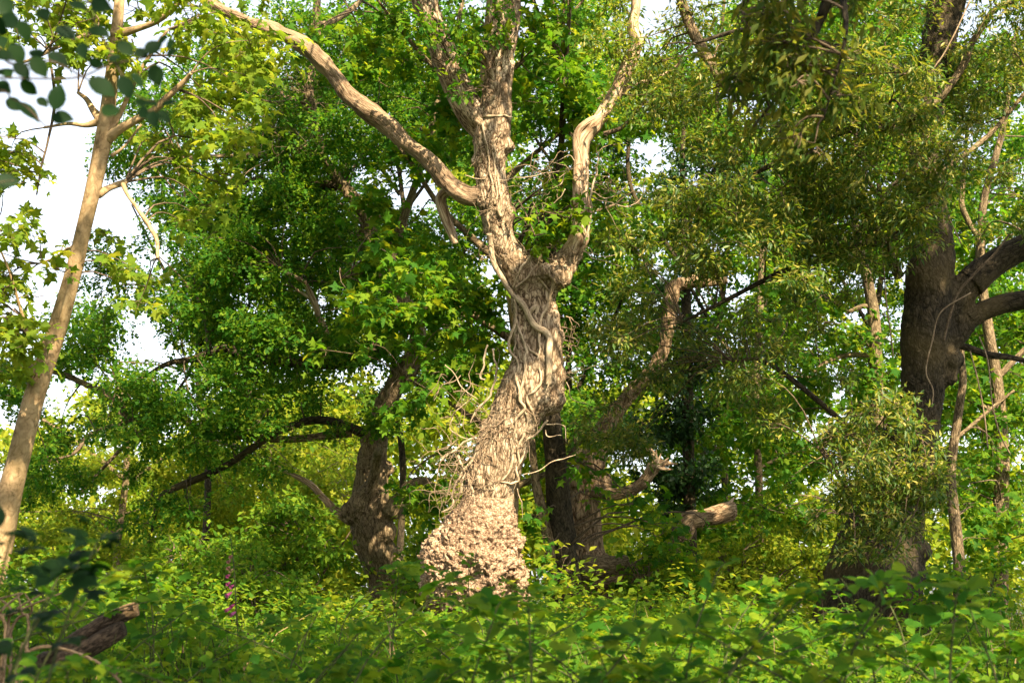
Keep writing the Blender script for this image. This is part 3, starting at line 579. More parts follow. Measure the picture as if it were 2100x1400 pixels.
crown(oak2, [(520, 300, 260, 170, 20.5, 24, 1.6, 65), (330, 620, 240, 150, 20.5, 23.5, 1.3, 55), (560, 560, 200, 180, 20.5, 23.5, 1.5, 60), (280, 820, 260, 130, 20, 23, 1.15, 50), (480, 850, 220, 110, 20, 23, 1.2, 50), (680, 640, 130, 160, 20.5, 23, 1.3, 55), (120, 930, 150, 90, 20, 23, .9, 45), (400, 990, 170, 70, 20.5, 23, .8, 42), (640, 130, 190, 150, 21, 24, 1.3, 60), (310, 1070, 50, 50, 20.5, 22, 1.4, 30), (720, 890, 80, 60, 20.5, 22.5, .8, 40), (800, 300, 160, 250, 22, 24.5, 1.2, 60), (480, 400, 150, 120, 21, 23.5, 1.0, 50),
             (560, -300, 420, 280, 20, 25, .5, 110), (60, 820, 90, 90, 20, 23, 1.0, 45)], 'oak', 0.115, 'oak', skel_of(lb2), 300)
dead_twigs(140, [(690, 830, 780, 960, 1.1, -.5, -.3), (720, 440, 780, 510, 1.1, 0, 0), (560, 180, 650, 230, 1.6, -.3, 0), (560, 280, 660, 340, 2, -.6, 0), (690, 990, 780, 1060, .8, -.3, 0)], oak2, d=DO - .2, bvh=False, ln=(.3, .9), mat='whisker')

# ================================================================== 4. sycamore standing behind the burled oak
DS = 19.6
rows = [ground_ext(DS, 1030, 36), (1035, 1200, 32), (1040, 1000, 30), (1065, 850, 28), (1070, 700, 26), (1050, 560, 24), (1010, 440, 22), (990, 300, 20), (1000, 150, 18), (1010, 0, 15), (1020, -200, 12), (1030, -420, 7)]
sy2 = thing('broadleaf_sycamore_tree', 'sycamore with broad bright green lobed leaves filling in behind the burled oak', 'tree', base_of(limb(DS, rows)))
ls = [simple_limb(sy2, DS, rows, 'pale_bark', 'trunk', 18, 90, .1, 70)]
for k, rr in enumerate([[(1060, 700, 14), (960, 640, 11), (860, 600, 9), (760, 560, 7), (700, 570, 4)], [(1050, 560, 14), (960, 480, 11), (900, 420, 9), (840, 330, 7), (780, 250, 4)], [(1000, 400, 12), (1080, 330, 9), (1150, 270, 7), (1230, 200, 5), (1290, 170, 3)], [(1000, 250, 10), (900, 150, 8), (820, 60, 6), (760, -20, 4)], [(1005, 180, 9), (1100, 100, 7), (1180, 20, 5), (1240, -60, 3)],
                        [(1060, 620, 12), (1130, 500, 9), (1180, 450, 6), (1260, 420, 4)], [(1040, 900, 10), (960, 850, 8), (880, 800, 6), (830, 780, 4)], [(1050, 1000, 9), (1140, 960, 7), (1200, 900, 5), (1270, 880, 3)], [(1010, 0, 9), (850, -150, 7), (720, -250, 5)], [(1020, -100, 9), (1180, -220, 7), (1280, -300, 5)], [(1035, 1000, 8), (950, 950, 6), (900, 930, 4), (850, 960, 3)]]):
    ls.append(simple_limb(sy2, DS, [(a_, b_, c_ * .75) for a_, b_, c_ in rr], 'grey_bark', sides=8, rough=.2, seed=80 + k, dd=(k % 3 - 1) * .9 + .01))
crown(sy2, [(800, 560, 150, 100, 16.8, 19.5, 1.7, 60), (760, 690, 110, 80, 17.5, 19.5, 1.2, 50), (850, 420, 110, 110, 18.5, 21, 1.4, 55), (900, 200, 150, 150, 18.5, 21, 1.5, 60), (1150, 220, 110, 190, 18.3, 21, 1.6, 55), (1130, 430, 70, 80, 17.6, 19.5, 1.5, 42), (1260, 480, 100, 100, 18.5, 21, 1.2, 50), (890, 830, 100, 100, 17.3, 19.5, 1.1, 42), (900, 960, 80, 60, 17.5, 19.3, 1.0, 36), (1170, 930, 80, 40, 18, 19.5, .45, 36), (760, 80, 140, 100, 18.5, 21, 1.3, 60), (1270, 1030, 60, 40, 18, 19.5, .6, 30), (960, 660, 80, 110, 18, 20, 1.6, 40), (945, 640, 60, 60, 18, 19.5, 1.8, 34), (1110, 60, 120, 80, 18, 20.5, 1.2, 50), (1010, 90, 50, 40, 17, 17.4, .7, 25), (1180, 440, 40, 40, 17, 17.3, 1.2, 25), (1110, 480, 40, 40, 17, 17.3, 1, 25), (830, 1040, 50, 50, 18, 20, 1.0, 36),
            (950, -280, 380, 240, 17, 22, .6, 110), (1320, 380, 70, 160, 20, 22, .7, 45)], 'maple', 0.15, 'maple', skel_of(ls), 300)

# ================================================================== 5. broken oak right of the burled oak
DB = 20.5
rows = [ground_ext(DB, 1215, 62), (1212, 1230, 52), (1208, 1150, 44), (1200, 1080, 40), (1200, 1000, 38), (1215, 940, 34), (1240, 880, 24), (1290, 810, 18), (1335, 765, 17), (1362, 715, 16), (1372, 660, 16), (1376, 610, 16), (1385, 585, 14), (1420, 578, 13), (1460, 578, 13), (1492, 574, 12)]
bro = thing('broken_oak_tree', 'old broken oak with snapped splintered limbs and a crooked bare upper stem', 'tree', base_of(limb(DB, rows)))
p0 = limb(DB, rows)
V, N, Fc = fuse([tube(p0, 120, 26), ball(P(1235, 990, DB - .1), 26 * DB / F), ball(P(1225, 1150, DB - .2), 30 * DB / F), ball(P(1180, 990, DB - .1), 22 * DB / F)], 0.024)
part('trunk', bark_disp(V, N, 0.035, 9, 7), Fc, M['brown_bark'], bro, V * np.array([1, 1, .3]))
lk = [p0]
lk.append(simple_limb(bro, DB - .2, [(1215, 1000, 24), (1250, 1012, 18), (1285, 1008, 15), (1315, 992, 14), (1333, 970, 14), (1345, 955, 15), (1362, 950, 8), (1388, 951, 1.5)], 'brown_bark', rough=.6, seed=101, sides=14))
simple_limb(bro, DB - .2, [(1350, 955, 10), (1342, 935, 8), (1334, 918, 2)], 'dead_wood', rough=.5, seed=102)
simple_limb(bro, DB - .2, [(1350, 955, 8), (1340, 932, 6), (1318, 916, 1)], 'dead_wood', rough=.5, seed=108)
for k_, (ex, ey) in enumerate([(1372, 938), (1356, 928), (1380, 962), (1346, 922)]): simple_limb(bro, DB - .25, [(1345, 958, 7), ((1345 + ex) / 2, (956 + ey) / 2 + 2, 4), (ex, ey, .8)], 'dead_wood', rough=.6, seed=300 + k_)
lk.append(simple_limb(bro, DB - .3, [(1195, 1165, 34), (1235, 1165, 32), (1265, 1163, 28), (1292, 1156, 22)], 'grey_bark', rough=.25, seed=103, sides=18, n=30))
lk.append(simple_limb(bro, DB - .3, [(1215, 1190, 26), (1300, 1175, 25), (1370, 1130, 24), (1395, 1095, 26), (1412, 1068, 24), (1440, 1062, 19), (1470, 1055, 22), (1500, 1046, 23), (1510, 1045, 15)], 'brown_bark', rough=.3, seed=104, sides=20, n=70))
simple_limb(bro, DB - .3, [(1487, 1040, 8), (1497, 1030, 5), (1506, 1020, 2)], 'dead_wood', rough=.4, seed=105)
sk5 = skel_of(lk)
# companion dark trunk with stringy bark
rows = [ground_ext(19.2, 1165, 42), (1162, 1240, 36), (1160, 1150, 34), (1148, 1050, 30), (1140, 950, 26), (1132, 880, 24), (1125, 780, 20), (1120, 650, 16), (1130, 500, 13), (1150, 330, 10), (1160, 150, 8)]
dk = thing('dark_stringy_tree', 'dark narrow trunk with peeling stringy bark close behind the burled oak', 'tree', base_of(limb(19.2, rows)))
pd_ = limb(19.2, rows); V, T, tc = tube(pd_, 110, 26, True, 0, 110)
cen = spline(np.array(pd_), 110)[:, :3]; idx = np.clip(np.arange(len(V)) // 26, 0, 109); Nn = norm(V - cen[idx])
V = V + Nn * (0.05 * fbm(tc * np.array([9, 9, 2.2]), 4, 25))[:, None]; part('trunk', V, T, M['dark_bark'], dk, tc)
simple_limb(dk, 19.1, [(1140, 1200, 12), (1128, 1120, 13), (1110, 1040, 13), (1098, 980, 10), (1090, 900, 8)], 'grey_bark', rough=.3, seed=112)
crown(dk, [(1220, 920, 80, 40, 17.8, 19, .4, 30), (1120, 1120, 40, 90, 17.8, 18.8, 1.0, 30), (1310, 1080, 90, 40, 18, 20, .7, 32), (1290, 1015, 45, 28, 19.4, 20, .7, 26), (1420, 1085, 50, 30, 19.4, 20, .7, 26), (1180, -150, 160, 120, 18, 21, 1, 70)], 'maple', 0.14, 'maple', skel_of([pd_]), 120)

# ================================================================== 6. holm oak on the right
DH = 17.0
rows = [ground_ext(DH, 1782, 150), (1786, 1300, 158), (1789, 1230, 138), (1797, 1150, 120), (1822, 1070, 94), (1855, 980, 66), (1882, 880, 59), (1892, 800, 58), (1897, 740, 62), (1900, 680, 66), (1904, 610, 62), (1908, 550, 62), (1918, 490, 46), (1910, 430, 42), (1898, 340, 42), (1898, 250, 42), (1912, 150, 43), (1930, 60, 46), (1946, -20, 48), (1955, -150, 44), (1960, -400, 32), (1950, -650, 16)]
holm = thing('holm_oak_tree', 'massive dark barked evergreen oak with narrow olive green leaves and heavy side limbs', 'tree', base_of(limb(DH, rows)))
p0 = [[*q_[:3], q_[3] * .9] for q_ in limb(DH, rows)]
V, N, Fc = fuse([tube(p0, 150, 34), ball(P(1950, 740, DH - .1), 30 * DH / F), ball(P(1945, 770, DH - .1), 24 * DH / F), tube(limb(DH, [(1900, 660, 40), (1945, 630, 36), (1985, 585, 34), (2020, 550, 32)]), 20, 20), tube(limb(DH, [(1910, 720, 40), (1955, 690, 30), (1985, 655, 26), (2010, 640, 24)]), 20, 20), ball(P(1880, 1130, DH - .1), 34 * DH / F), ball(P(1870, 1180, DH - .1), 40 * DH / F)], 0.033)
lowm = np.clip((1.9 - V[:, 2]) / .5, 0, 1)
V2 = bark_disp(V, N, 0.022, 15, 9, .4); V2 = V2 + N * (lowm * .04 * fbm(V * 9, 4, 77))[:, None]
part('trunk', V2, Fc, M['dark_bark'], holm, V * np.array([1, 1, .35]))
lh = [p0]
for k, (rr, mt, dd) in enumerate([([(1990, 580, 36), (2030, 545, 32), (2070, 520, 31), (2110, 500, 30), (2180, 450, 26), (2300, 380, 18)], 'dark_bark', 0), ([(1985, 655, 27), (2015, 638, 25), (2060, 622, 24), (2110, 612, 23), (2200, 590, 18), (2320, 560, 12)], 'dark_bark', 0),
                                  ([(1955, 705, 8), (1990, 715, 8), (2030, 728, 8), (2070, 732, 7), (2110, 742, 6), (2180, 760, 4)], 'dark_bark', .2), ([(1915, 215, 9), (1940, 185, 9), (1975, 135, 9), (1990, 95, 8), (2015, 55, 8), (2040, 20, 7), (2085, 0, 6), (2140, -20, 4)], 'grey_bark', -.3), ([(1930, 350, 7), (1975, 320, 6), (2030, 275, 6), (2070, 230, 5), (2110, 180, 4)], 'grey_bark', -.3),
                                  ([(1845, 570, 10), (1832, 540, 13), (1815, 505, 12), (1795, 470, 9), (1770, 430, 7), (1700, 390, 5), (1620, 370, 3)], 'grey_bark', -.3), ([(1900, 300, 14), (1800, 260, 11), (1700, 280, 8), (1600, 330, 6), (1500, 380, 4)], 'dark_bark', -.5), ([(1905, 180, 14), (1780, 120, 11), (1650, 80, 8), (1540, 60, 6), (1420, 90, 4)], 'dark_bark', -.2),
                                  ([(1870, 920, 12), (1800, 880, 9), (1740, 880, 7), (1680, 920, 4)], 'dark_bark', -.8), ([(1880, 940, 10), (1920, 920, 8), (1950, 950, 5)], 'dark_bark', -.8), ([(1850, 480, 12), (1720, 520, 9), (1600, 560, 7), (1480, 620, 5), (1400, 660, 3)], 'dark_bark', -.3), ([(1500, 190, 10), (1470, 150, 11), (1440, 100, 12), (1410, 40, 12), (1390, -40, 12), (1380, -200, 10)], 'grey_bark', .3),
                                  ([(1945, -50, 12), (1700, -200, 9), (1500, -250, 6)], 'dark_bark', 0), ([(1955, -150, 12), (2150, -250, 9), (2350, -300, 6)], 'dark_bark', 0), ([(1880, 1000, 9), (1600, 760, 6), (1500, 740, 3)], 'dark_bark', .3)]):
    lh.append(simple_limb(holm, DH + dd, rr, mt, sides=14, rough=.22, seed=120 + k, n=len(rr) * 8))
simple_limb(holm, DH - .75, [(1935, 700, 3), (1950, 640, 3.5), (1965, 600, 3.5), (2000, 560, 3.5), (2040, 520, 3), (2070, 480, 2.5)], 'twig', seed=140)
crown(holm, [(1820, 190, 110, 80, 14.6, 16.2, 2.0, 42), (1780, 330, 190, 110, 15, 17, 1.8, 50), (1560, 350, 180, 150, 15.5, 18, 1.3, 55), (1420, 470, 190, 80, 15.8, 18, 1.3, 44), (1640, 480, 170, 100, 15.3, 17.5, 1.5, 50), (1840, 470, 70, 60, 15, 16.2, 1.6, 36), (1275, 620, 65, 100, 16.5, 18.5, 1.2, 42), (1560, 680, 95, 120, 16, 18.5, 1.2, 44), (1440, 700, 40, 70, 17, 18.5, .8, 34), (1280, 780, 100, 130, 17.6, 19, 1.1, 45), (1500, 150, 200, 150, 16, 18.5, 1.3, 60), (2020, 250, 110, 200, 16.5, 19, 1.2, 55), (2060, 420, 60, 80, 17, 19, .9, 45), (1700, 80, 200, 90, 15.5, 18, 1.2, 60), (2000, 60, 120, 80, 16, 19, 1.0, 50),
             (1800, 930, 130, 95, 14.8, 16.2, 2.3, 42), (1770, 850, 90, 45, 15, 16.2, 1.4, 32), (1840, 1020, 110, 55, 14.8, 16, 1.8, 36), (1600, 800, 130, 70, 16, 18, .9, 45), (1280, 900, 90, 50, 17.7, 19, .8, 40), (1340, 80, 100, 110, 17, 19, .9, 55), (1700, 620, 60, 60, 16, 17.5, .7, 36), (1780, 1085, 130, 60, 15.0, 16, 1.2, 32), (1895, 310, 65, 150, 15.0, 16.2, 1.5, 36),
             (1980, -300, 330, 260, 16, 20, 1.2, 110), (2290, 420, 150, 220, 16, 18.5, 1.0, 70)], 'lance', 0.10, 'holm', skel_of(lh), 300, droop=0.35, sprig=9, per=7)
hv_ = thing('bare_ivy', 'thin bare ivy stems hanging against the dark evergreen oak trunk', 'vine', np.array(holm.location) + np.array([0, -.9, 0]))
for k, pts in enumerate([[(1985, 600), (1930, 640), (1912, 700), (1905, 760), (1912, 800), (1918, 830)], [(1810, 500), (1815, 560), (1818, 620), (1825, 690), (1830, 730)], [(2005, 690), (2020, 740), (2040, 830), (2060, 890), (2075, 930)], [(1990, 720), (2010, 780), (2020, 850), (2025, 920)], [(1900, 300), (1925, 360), (1945, 430), (1965, 500)], [(1990, 0), (1970, 60), (1940, 110), (1905, 145)]]):
    V, T, tc = tube(limb(DH - .95, [(x + RNG.normal() * 4, y, 1.7) for x, y in pts]), len(pts) * 8, 6, True, .4, 150 + k); part('vine', V, T, M['whisker'], hv_, tc)

# ================================================================== 7. trees behind on the right and the ivy-clad stem
def small_tree(name, label, d, rows, limbs, regions, shape, size, lmat, bmat, singles=60, **kw):
    r = [ground_ext(d, rows[0][0] + (rows[0][0] - rows[1][0]) * .2, rows[0][2] * 1.25)] + rows
    t = thing(name, label, 'tree', base_of(limb(d, r))); pths = [simple_limb(t, d, r, bmat, 'trunk', 16, len(r) * 9, .15, int(d * 10) % 90)]
    for k, rr in enumerate(limbs): pths.append(simple_limb(t, d, rr, bmat, sides=8, rough=.2, seed=k + 3))
    crown(t, regions, shape, size, lmat, skel_of(pths), singles, **kw); return t
small_tree('slender_maple_tree', 'slender grey trunk curving up through backlit lobed leaves beside the dark evergreen oak', 22.5, [(1800, 1150, 17), (1798, 950, 16), (1797, 760, 15), (1793, 660, 14), (1778, 570, 12), (1760, 500, 10), (1750, 400, 8), (1760, 200, 5)],
           [[(1795, 730, 6), (1740, 728, 6), (1690, 745, 5), (1660, 775, 4)], [(1788, 630, 8), (1770, 628, 7), (1740, 640, 5)], [(1775, 560, 6), (1700, 480, 5), (1620, 400, 3)], [(1760, 480, 6), (1850, 360, 4), (1950, 300, 3)]],
           [(1730, 690, 110, 110, 21.5, 23.5, 1.5, 42), (1640, 600, 90, 90, 21.5, 23.5, .9, 42), (1600, 880, 150, 90, 21.5, 24, 1.1, 45), (1760, 820, 100, 60, 21.5, 23.5, 1.0, 40), (1700, 400, 200, 150, 22, 25, .7, 60), (1600, 1000, 120, 60, 21, 23, 1.0, 40)], 'maple_far', 0.15, 'maple', 'grey_bark', 100)
small_tree('sunlit_maple_tree', 'bright leafed maple standing behind the evergreen oak side limbs', 21.5, [(2050, 1150, 20), (2055, 950, 18), (2045, 800, 15), (2030, 700, 13), (2012, 560, 11), (2014, 470, 10), (2020, 400, 9), (2060, 250, 7), (2080, 80, 5)],
           [[(2050, 850, 7), (1985, 820, 5), (1950, 840, 3)], [(2040, 780, 8), (2120, 700, 6), (2200, 640, 4)], [(2012, 500, 6), (1975, 430, 7), (1975, 380, 6), (1985, 250, 4)]],
           [(2040, 800, 110, 130, 20, 23, 1.5, 45), (2020, 960, 110, 110, 20, 22.5, 1.5, 42), (2050, 1090, 90, 70, 20, 22, 1.3, 40), (2080, 640, 80, 80, 20.5, 23, 1.0, 45), (2050, 450, 90, 120, 21, 23, .9, 50), (2150, 300, 120, 200, 21, 24, .7, 60)], 'maple_far', 0.15, 'maple', 'grey_bark', 120)
small_tree('young_maple_tree', 'smooth pale young trunk showing beside the base of the evergreen oak', 19.0, [(1968, 1180, 15), (1962, 1100, 14), (1955, 1040, 13), (1950, 960, 12), (1965, 850, 10), (1975, 780, 9), (1972, 720, 7), (1980, 600, 5)],
           [[(1960, 900, 5), (2030, 840, 4), (2080, 800, 3)]], [(2010, 1040, 60, 70, 18.5, 20, .7, 34), (2000, 900, 80, 60, 18.5, 20, .7, 36)], 'maple_far', 0.13, 'maple', 'grey_bark', 60)
small_tree('ivy_clad_tree', 'dark stem smothered in ivy behind the broken oak', 23.5, [(1415, 1100, 16), (1412, 950, 15), (1410, 800, 14), (1408, 650, 12), (1405, 500, 9), (1400, 350, 7), (1402, 250, 5)],
           [[(1410, 560, 6), (1300, 400, 5), (1290, 280, 5), (1300, 220, 4)], [(1408, 480, 5), (1440, 370, 6), (1480, 355, 5), (1500, 300, 3)], [(1412, 900, 6), (1340, 880, 4)]],
           [(1400, 760, 50, 120, 22.8, 24, 2.2, 34), (1400, 920, 55, 110, 22.8, 24, 2.2, 34), (1350, 830, 50, 80, 22.8, 24, 1.5, 34), (1370, 1000, 60, 50, 22.8, 24, 1.6, 34), (1400, 600, 45, 80, 23, 24, 1.2, 34), (1430, 370, 120, 110, 23, 25, .9, 50), (1250, 330, 50, 80, 23, 25, .6, 40)], 'ovate', 0.10, 'ivy', 'dark_bark', 0)
small_tree('shaded_maple_tree', 'shaded maple standing in the gap between the broken oak and the evergreen oak', 26, [(1560, 1150, 10), (1555, 950, 9), (1550, 800, 8), (1560, 600, 9), (1570, 400, 6)],
           [[(1555, 960, 5), (1620, 930, 4), (1690, 915, 3)], [(1552, 900, 5), (1490, 910, 4), (1450, 930, 3)], [(1550, 780, 5), (1480, 700, 4)]],
           [(1500, 880, 120, 90, 25, 27.5, 1.2, 42), (1640, 960, 120, 70, 25, 27.5, 1.2, 42), (1560, 740, 120, 110, 25, 28, .9, 45), (1560, 480, 150, 150, 25, 28, .5, 55), (1560, 1080, 140, 50, 25, 27.5, 1.3, 40), (1430, 980, 70, 110, 25, 27.5, 2.0, 36)], 'maple_far', 0.16, 'maple', 'grey_bark', 60)
small_tree('hedgerow_oak_tree', 'young oak seen low behind the spreading limbs of the shaded oak', 37, [(240, 1130, 9), (250, 1050, 8), (260, 950, 8), (250, 850, 10), (240, 760, 6)],
           [[(255, 1000, 6), (350, 930, 5), (430, 900, 3)], [(252, 980, 6), (150, 900, 5), (70, 850, 3)]],
           [(250, 1000, 240, 80, 36, 39, 1.5, 48), (480, 1000, 160, 80, 36, 39, 1.5, 48), (80, 1000, 120, 80, 36, 39, 1.1, 45), (300, 900, 200, 70, 36, 39, .6, 45), (650, 950, 120, 90, 36, 39, 1.2, 45)], 'oak', 0.17, 'far', 'grey_bark', 0)

for bx, bd, lab, regs in [(420, 29, 'background tree filling in behind the spreading oak limbs', [(480, 330, 230, 260, .8), (560, 640, 200, 170, .8), (330, 740, 200, 140, .55)]),
                          (820, 29.5, 'background tree filling in left of the burled oak stem', [(820, 330, 230, 320, 1.0), (860, 680, 150, 160, .8), (760, 60, 200, 120, .8)]),
                          (1180, 30, 'background tree filling in between the burled oak and the crooked bare stem', [(1140, 280, 150, 300, 1.0), (1210, 650, 150, 200, 1.1), (1230, 880, 130, 110, 1.0)]),
                          (1480, 29, 'background tree filling in behind the crooked bare stem', [(1520, 250, 190, 240, .9), (1500, 620, 180, 180, .8), (1500, 860, 150, 120, .9)]),
                          (1800, 30, 'background tree filling in behind the dark evergreen oak', [(1760, 250, 230, 300, .9), (1720, 620, 150, 180, .6), (2010, 400, 170, 330, .9), (2040, 800, 140, 200, .9)])]:
    small_tree('background_tree', lab, bd, [(bx, 1150, 9), (bx + 6, 950, 8), (bx - 14, 750, 7), (bx + 12, 500, 6), (bx - 10, 250, 5), (bx + 5, 0, 4)], [[(bx + 3, 800, 5), (bx + 80, 650, 4), (bx + 140, 500, 2)], [(bx, 700, 5), (bx - 80, 560, 4), (bx - 150, 420, 2)], [(bx, 450, 5), (bx + 100, 300, 3), (bx + 150, 150, 2)], [(bx, 400, 5), (bx - 100, 250, 3), (bx - 150, 80, 2)]],
               [(a_, b_, c_, e_, bd - 2, bd + 2, f_ * 2.1, 62) for a_, b_, c_, e_, f_ in regs], 'oak', .19, 'oak', 'dark_bark', 0, per=3)

# ================================================================== 8. overhanging tree behind the camera, bough entering at the top right
ovb = np.array([3.2, -3.5, float(ground_z(3.2, -3.5)) - .05])
ov = thing('overhanging_tree', 'broad tree whose dark narrow leafed bough hangs down in front of the evergreen oak', 'tree', ovb)
tr = [[*ovb, .42], [3.2, -3.4, 2.0, .34], [3.1, -3.2, 5.0, .30], [2.9, -2.8, 8.0, .24], [2.8, -2.4, 11.0, .15], [2.8, -2.0, 13.0, .06]]
V, T, tc = tube(tr, 60, 20, True, .15, 160); part('trunk', V, T, M['dark_bark'], ov, tc)
bough = [[3.1, -3.1, 5.6, .16], [2.6, -.5, 7.0, .12], [2.2, 2.5, 6.6, .08], [1.95, 5.0, 5.6, .05], [*P(1720, -60, 6.8), .03], [*P(1660, 90, 6.9), .016], [*P(1600, 190, 7.0), .009], [*P(1545, 260, 7.0), .005]]
b2 = [[1.95, 5.0, 5.6, .035], [*P(1560, -60, 7.2), .022], [*P(1535, 40, 7.2), .012], [*P(1520, 170, 7.2), .007], [*P(1500, 210, 7.2), .004]]
b3 = [[*P(1720, -60, 6.8), .02], [*P(1735, 60, 6.6), .012], [*P(1715, 150, 6.6), .006], [*P(1690, 240, 6.6), .004]]
up = [[[2.9, -2.8, 8, .12], [4.6, -3, 10, .08], [6.2, -3.6, 11, .04]], [[2.9, -2.6, 9, .1], [1, -.5, 11, .06], [-1, 1, 12, .03]], [[2.8, -2.4, 10.5, .08], [3.8, -1.8, 11, .05], [5, -1.6, 11.5, .03]], [[3, -3, 7, .1], [0, -4.5, 9, .06], [-2, -5, 10, .03]]]
for k, b in enumerate([bough, b2, b3] + up):
    V, T, tc = tube(b, 40, 10, True, .2, 162 + k); part('limb', V, T, M['dark_bark'], ov, tc)
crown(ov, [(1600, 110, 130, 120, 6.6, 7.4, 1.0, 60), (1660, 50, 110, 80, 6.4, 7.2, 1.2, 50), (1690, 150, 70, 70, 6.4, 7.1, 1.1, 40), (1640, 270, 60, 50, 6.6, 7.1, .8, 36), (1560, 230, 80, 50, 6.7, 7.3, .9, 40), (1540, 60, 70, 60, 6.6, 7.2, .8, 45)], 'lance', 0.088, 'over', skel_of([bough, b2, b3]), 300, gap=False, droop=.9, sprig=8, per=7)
def shade_canopy(tree, blobs, n, shape, size, mat, skel, name='crown'):
    Pn = []; Cs = []
    for (c, r) in blobs:
        for k in range(10):
            q = RNG.normal(size=3); q /= np.linalg.norm(q); cc = np.array(c) + q * r * RNG.uniform(.3, 1) * np.array([1, 1, .5]); Cs.append([*cc, r * .3])
            v = RNG.normal(size=(n // 10, 3)); v = norm(v) * RNG.uniform(.2, 1, (len(v), 1)) ** .5; Pn.append(cc + v * r * .36 * np.array([1, 1, .6]))
    pos = np.vstack(Pn); nn = len(pos); R = frames(RNG.normal(size=(nn, 3)) + np.array([0, 0, -.4]), np.array([0, 0, 1.]) + RNG.normal(size=(nn, 3)) * .4)
    V, T = scatter(shape, pos, R, size * RNG.uniform(.7, 1.2, nn)); part(name, V, T, M[mat], tree, kind='stuff')
    tw = twig_paths(np.array(Cs), skel, 3); V, T, tc = join(tw); part('twigs', V, T, M['twig'], tree, tc, kind='stuff')
SUNV = np.array(TOSUN)
def shade_point(x, y, d, z): q = P(x, y, d); return q + SUNV * ((z - q[2]) / SUNV[2])
LIT = [P(*q) for q in [(1000, 1130, 17.2), (940, 1140, 17.2), (1040, 1180, 17.2), (1010, 1050, 17.2), (1020, 950, 17.2), (1080, 850, 17.2), (1140, 780, 17.2), (1150, 680, 17.2), (1190, 480, 17.3), (1190, 330, 17.4), (1240, 230, 17.4), (1300, 90, 17.4), (900, 350, 17.4), (760, 230, 17.4), (620, 100, 17.4), (500, 40, 17.4), (1010, 320, 17.3), (1010, 430, 17.3), (1820, 190, 15.4), (1750, 230, 15.6), (1800, 930, 15.4), (1740, 900, 15.5), (1870, 980, 15.4), (1500, 1200, 14), (1700, 1280, 10), (1900, 1300, 9), (1300, 1280, 11), (1400, 1130, 18), (2050, 1200, 9), (1350, 960, 20), (1440, 1060, 20), (2000, 900, 21), (440, 180, 14.5), (80, 580, 13.5), (60, 60, 14), (1150, 250, 18.5), (1110, 130, 18.5), (880, 830, 18), (1730, 700, 22), (1200, 1330, 8), (560, 1080, 23), (250, 1050, 25), (400, 1080, 23), (700, 1000, 27), (1560, 900, 25), (1650, 1000, 24), (300, 950, 27), (600, 1220, 16), (400, 1250, 12), (480, 1000, 27), (100, 1000, 27), (330, 620, 22), (560, 560, 22), (760, 560, 18), (1600, 1100, 22), (1210, 1000, 20.2), (1210, 1150, 20.2), (1150, 1180, 19), (450, 350, 21), (300, 700, 21), (600, 700, 21), (480, 850, 20.5), (200, 850, 20.5), (650, 300, 21), (770, 1080, 21.8), (760, 950, 21.8), (1375, 660, 20.3), (1430, 578, 20.3), (1340, 760, 20.3), (1450, 1330, 6.5), (1650, 1350, 6), (1850, 1350, 5.5), (2050, 1330, 6), (1150, 1250, 13), (1750, 1230, 12), (220, 240, 14), (185, 420, 14), (135, 620, 14), (75, 800, 14), (30, 980, 14)]]
SPOT = [(1075, 640, 17.2, .40, 520), (1085, 580, 17.2, .35, 380), (1060, 720, 17.2, .22, 150), (1010, 160, 17.3, .45, 160), (900, 100, 17.4, .5, 240), (980, 290, 17.3, .22, 80), (1905, 620, 16.6, .7, 420), (1890, 800, 16.6, .6, 330), (1860, 700, 16.6, .5, 240), (1800, 1170, 16.4, .7, 300), (1920, 470, 16.8, .5, 200), (1950, 20, 16.8, .6, 200), (2060, 560, 17, .7, 300),
        (1640, 470, 16.3, .9, 500), (1450, 500, 16.8, .9, 500), (1560, 330, 16.6, .9, 480), (1500, 660, 17, .8, 420), (2020, 250, 17.5, .8, 400), (1440, 160, 17, .8, 350), (1280, 800, 18.2, .7, 360), (1620, 90, 16.6, .8, 350),
        (30, 1300, 6, .6, 420), (200, 1330, 6.2, .5, 240), (100, 1390, 5, .6, 300), (330, 1370, 5.5, .6, 240), (40, 1130, 3.5, .5, 200), (1600, 130, 7, .5, 200), (1680, 60, 6.9, .5, 200)]  # unseen leaf clumps added along sun rays to shade these targets
for i_, f_ in enumerate(np.linspace(0, 1, 7)):
    SPOT.append((float(np.interp(f_, [0, .35, .6, .8, 1], [8, 74, 150, 200, 238])), float(np.interp(f_, [0, .35, .6, .8, 1], [1060, 800, 560, 350, 80])), 14.0, (.2, .14, .25)[i_ % 3], (55, 30, 85)[i_ % 3]))
WT = [(ov, tr, 'x')]
def shade_tree(x, y, label):  # unseen trees added to block skylight and dapple the sun
    b = np.array([x, y, float(ground_z(x, y)) - .05]); t = thing('unseen_shade_tree', label, 'tree', b, 'added unseen shade trees round the clearing')
    p = [[*b, .38], [x + .05, y, 3, .3], [x - .05, y + .1, 7, .24], [x + .1, y, 10.5, .16], [x, y - .1, 13.5, .05]]
    V, T, tc = tube(p, 50, 16, True, .15, int(abs(x * 7))); part('trunk', V, T, M['dark_bark'], t, tc); WT.append((t, p, 'x'))
for x, y in [(-6, 4.6), (-9, -4), (10, 8), (11, -4), (-10.5, 12.5), (12.5, 16), (-2, -10), (5.5, 2.2)]: shade_tree(x, y, 'tall dark trunked tree added out of view to shade the clearing')
cand = []
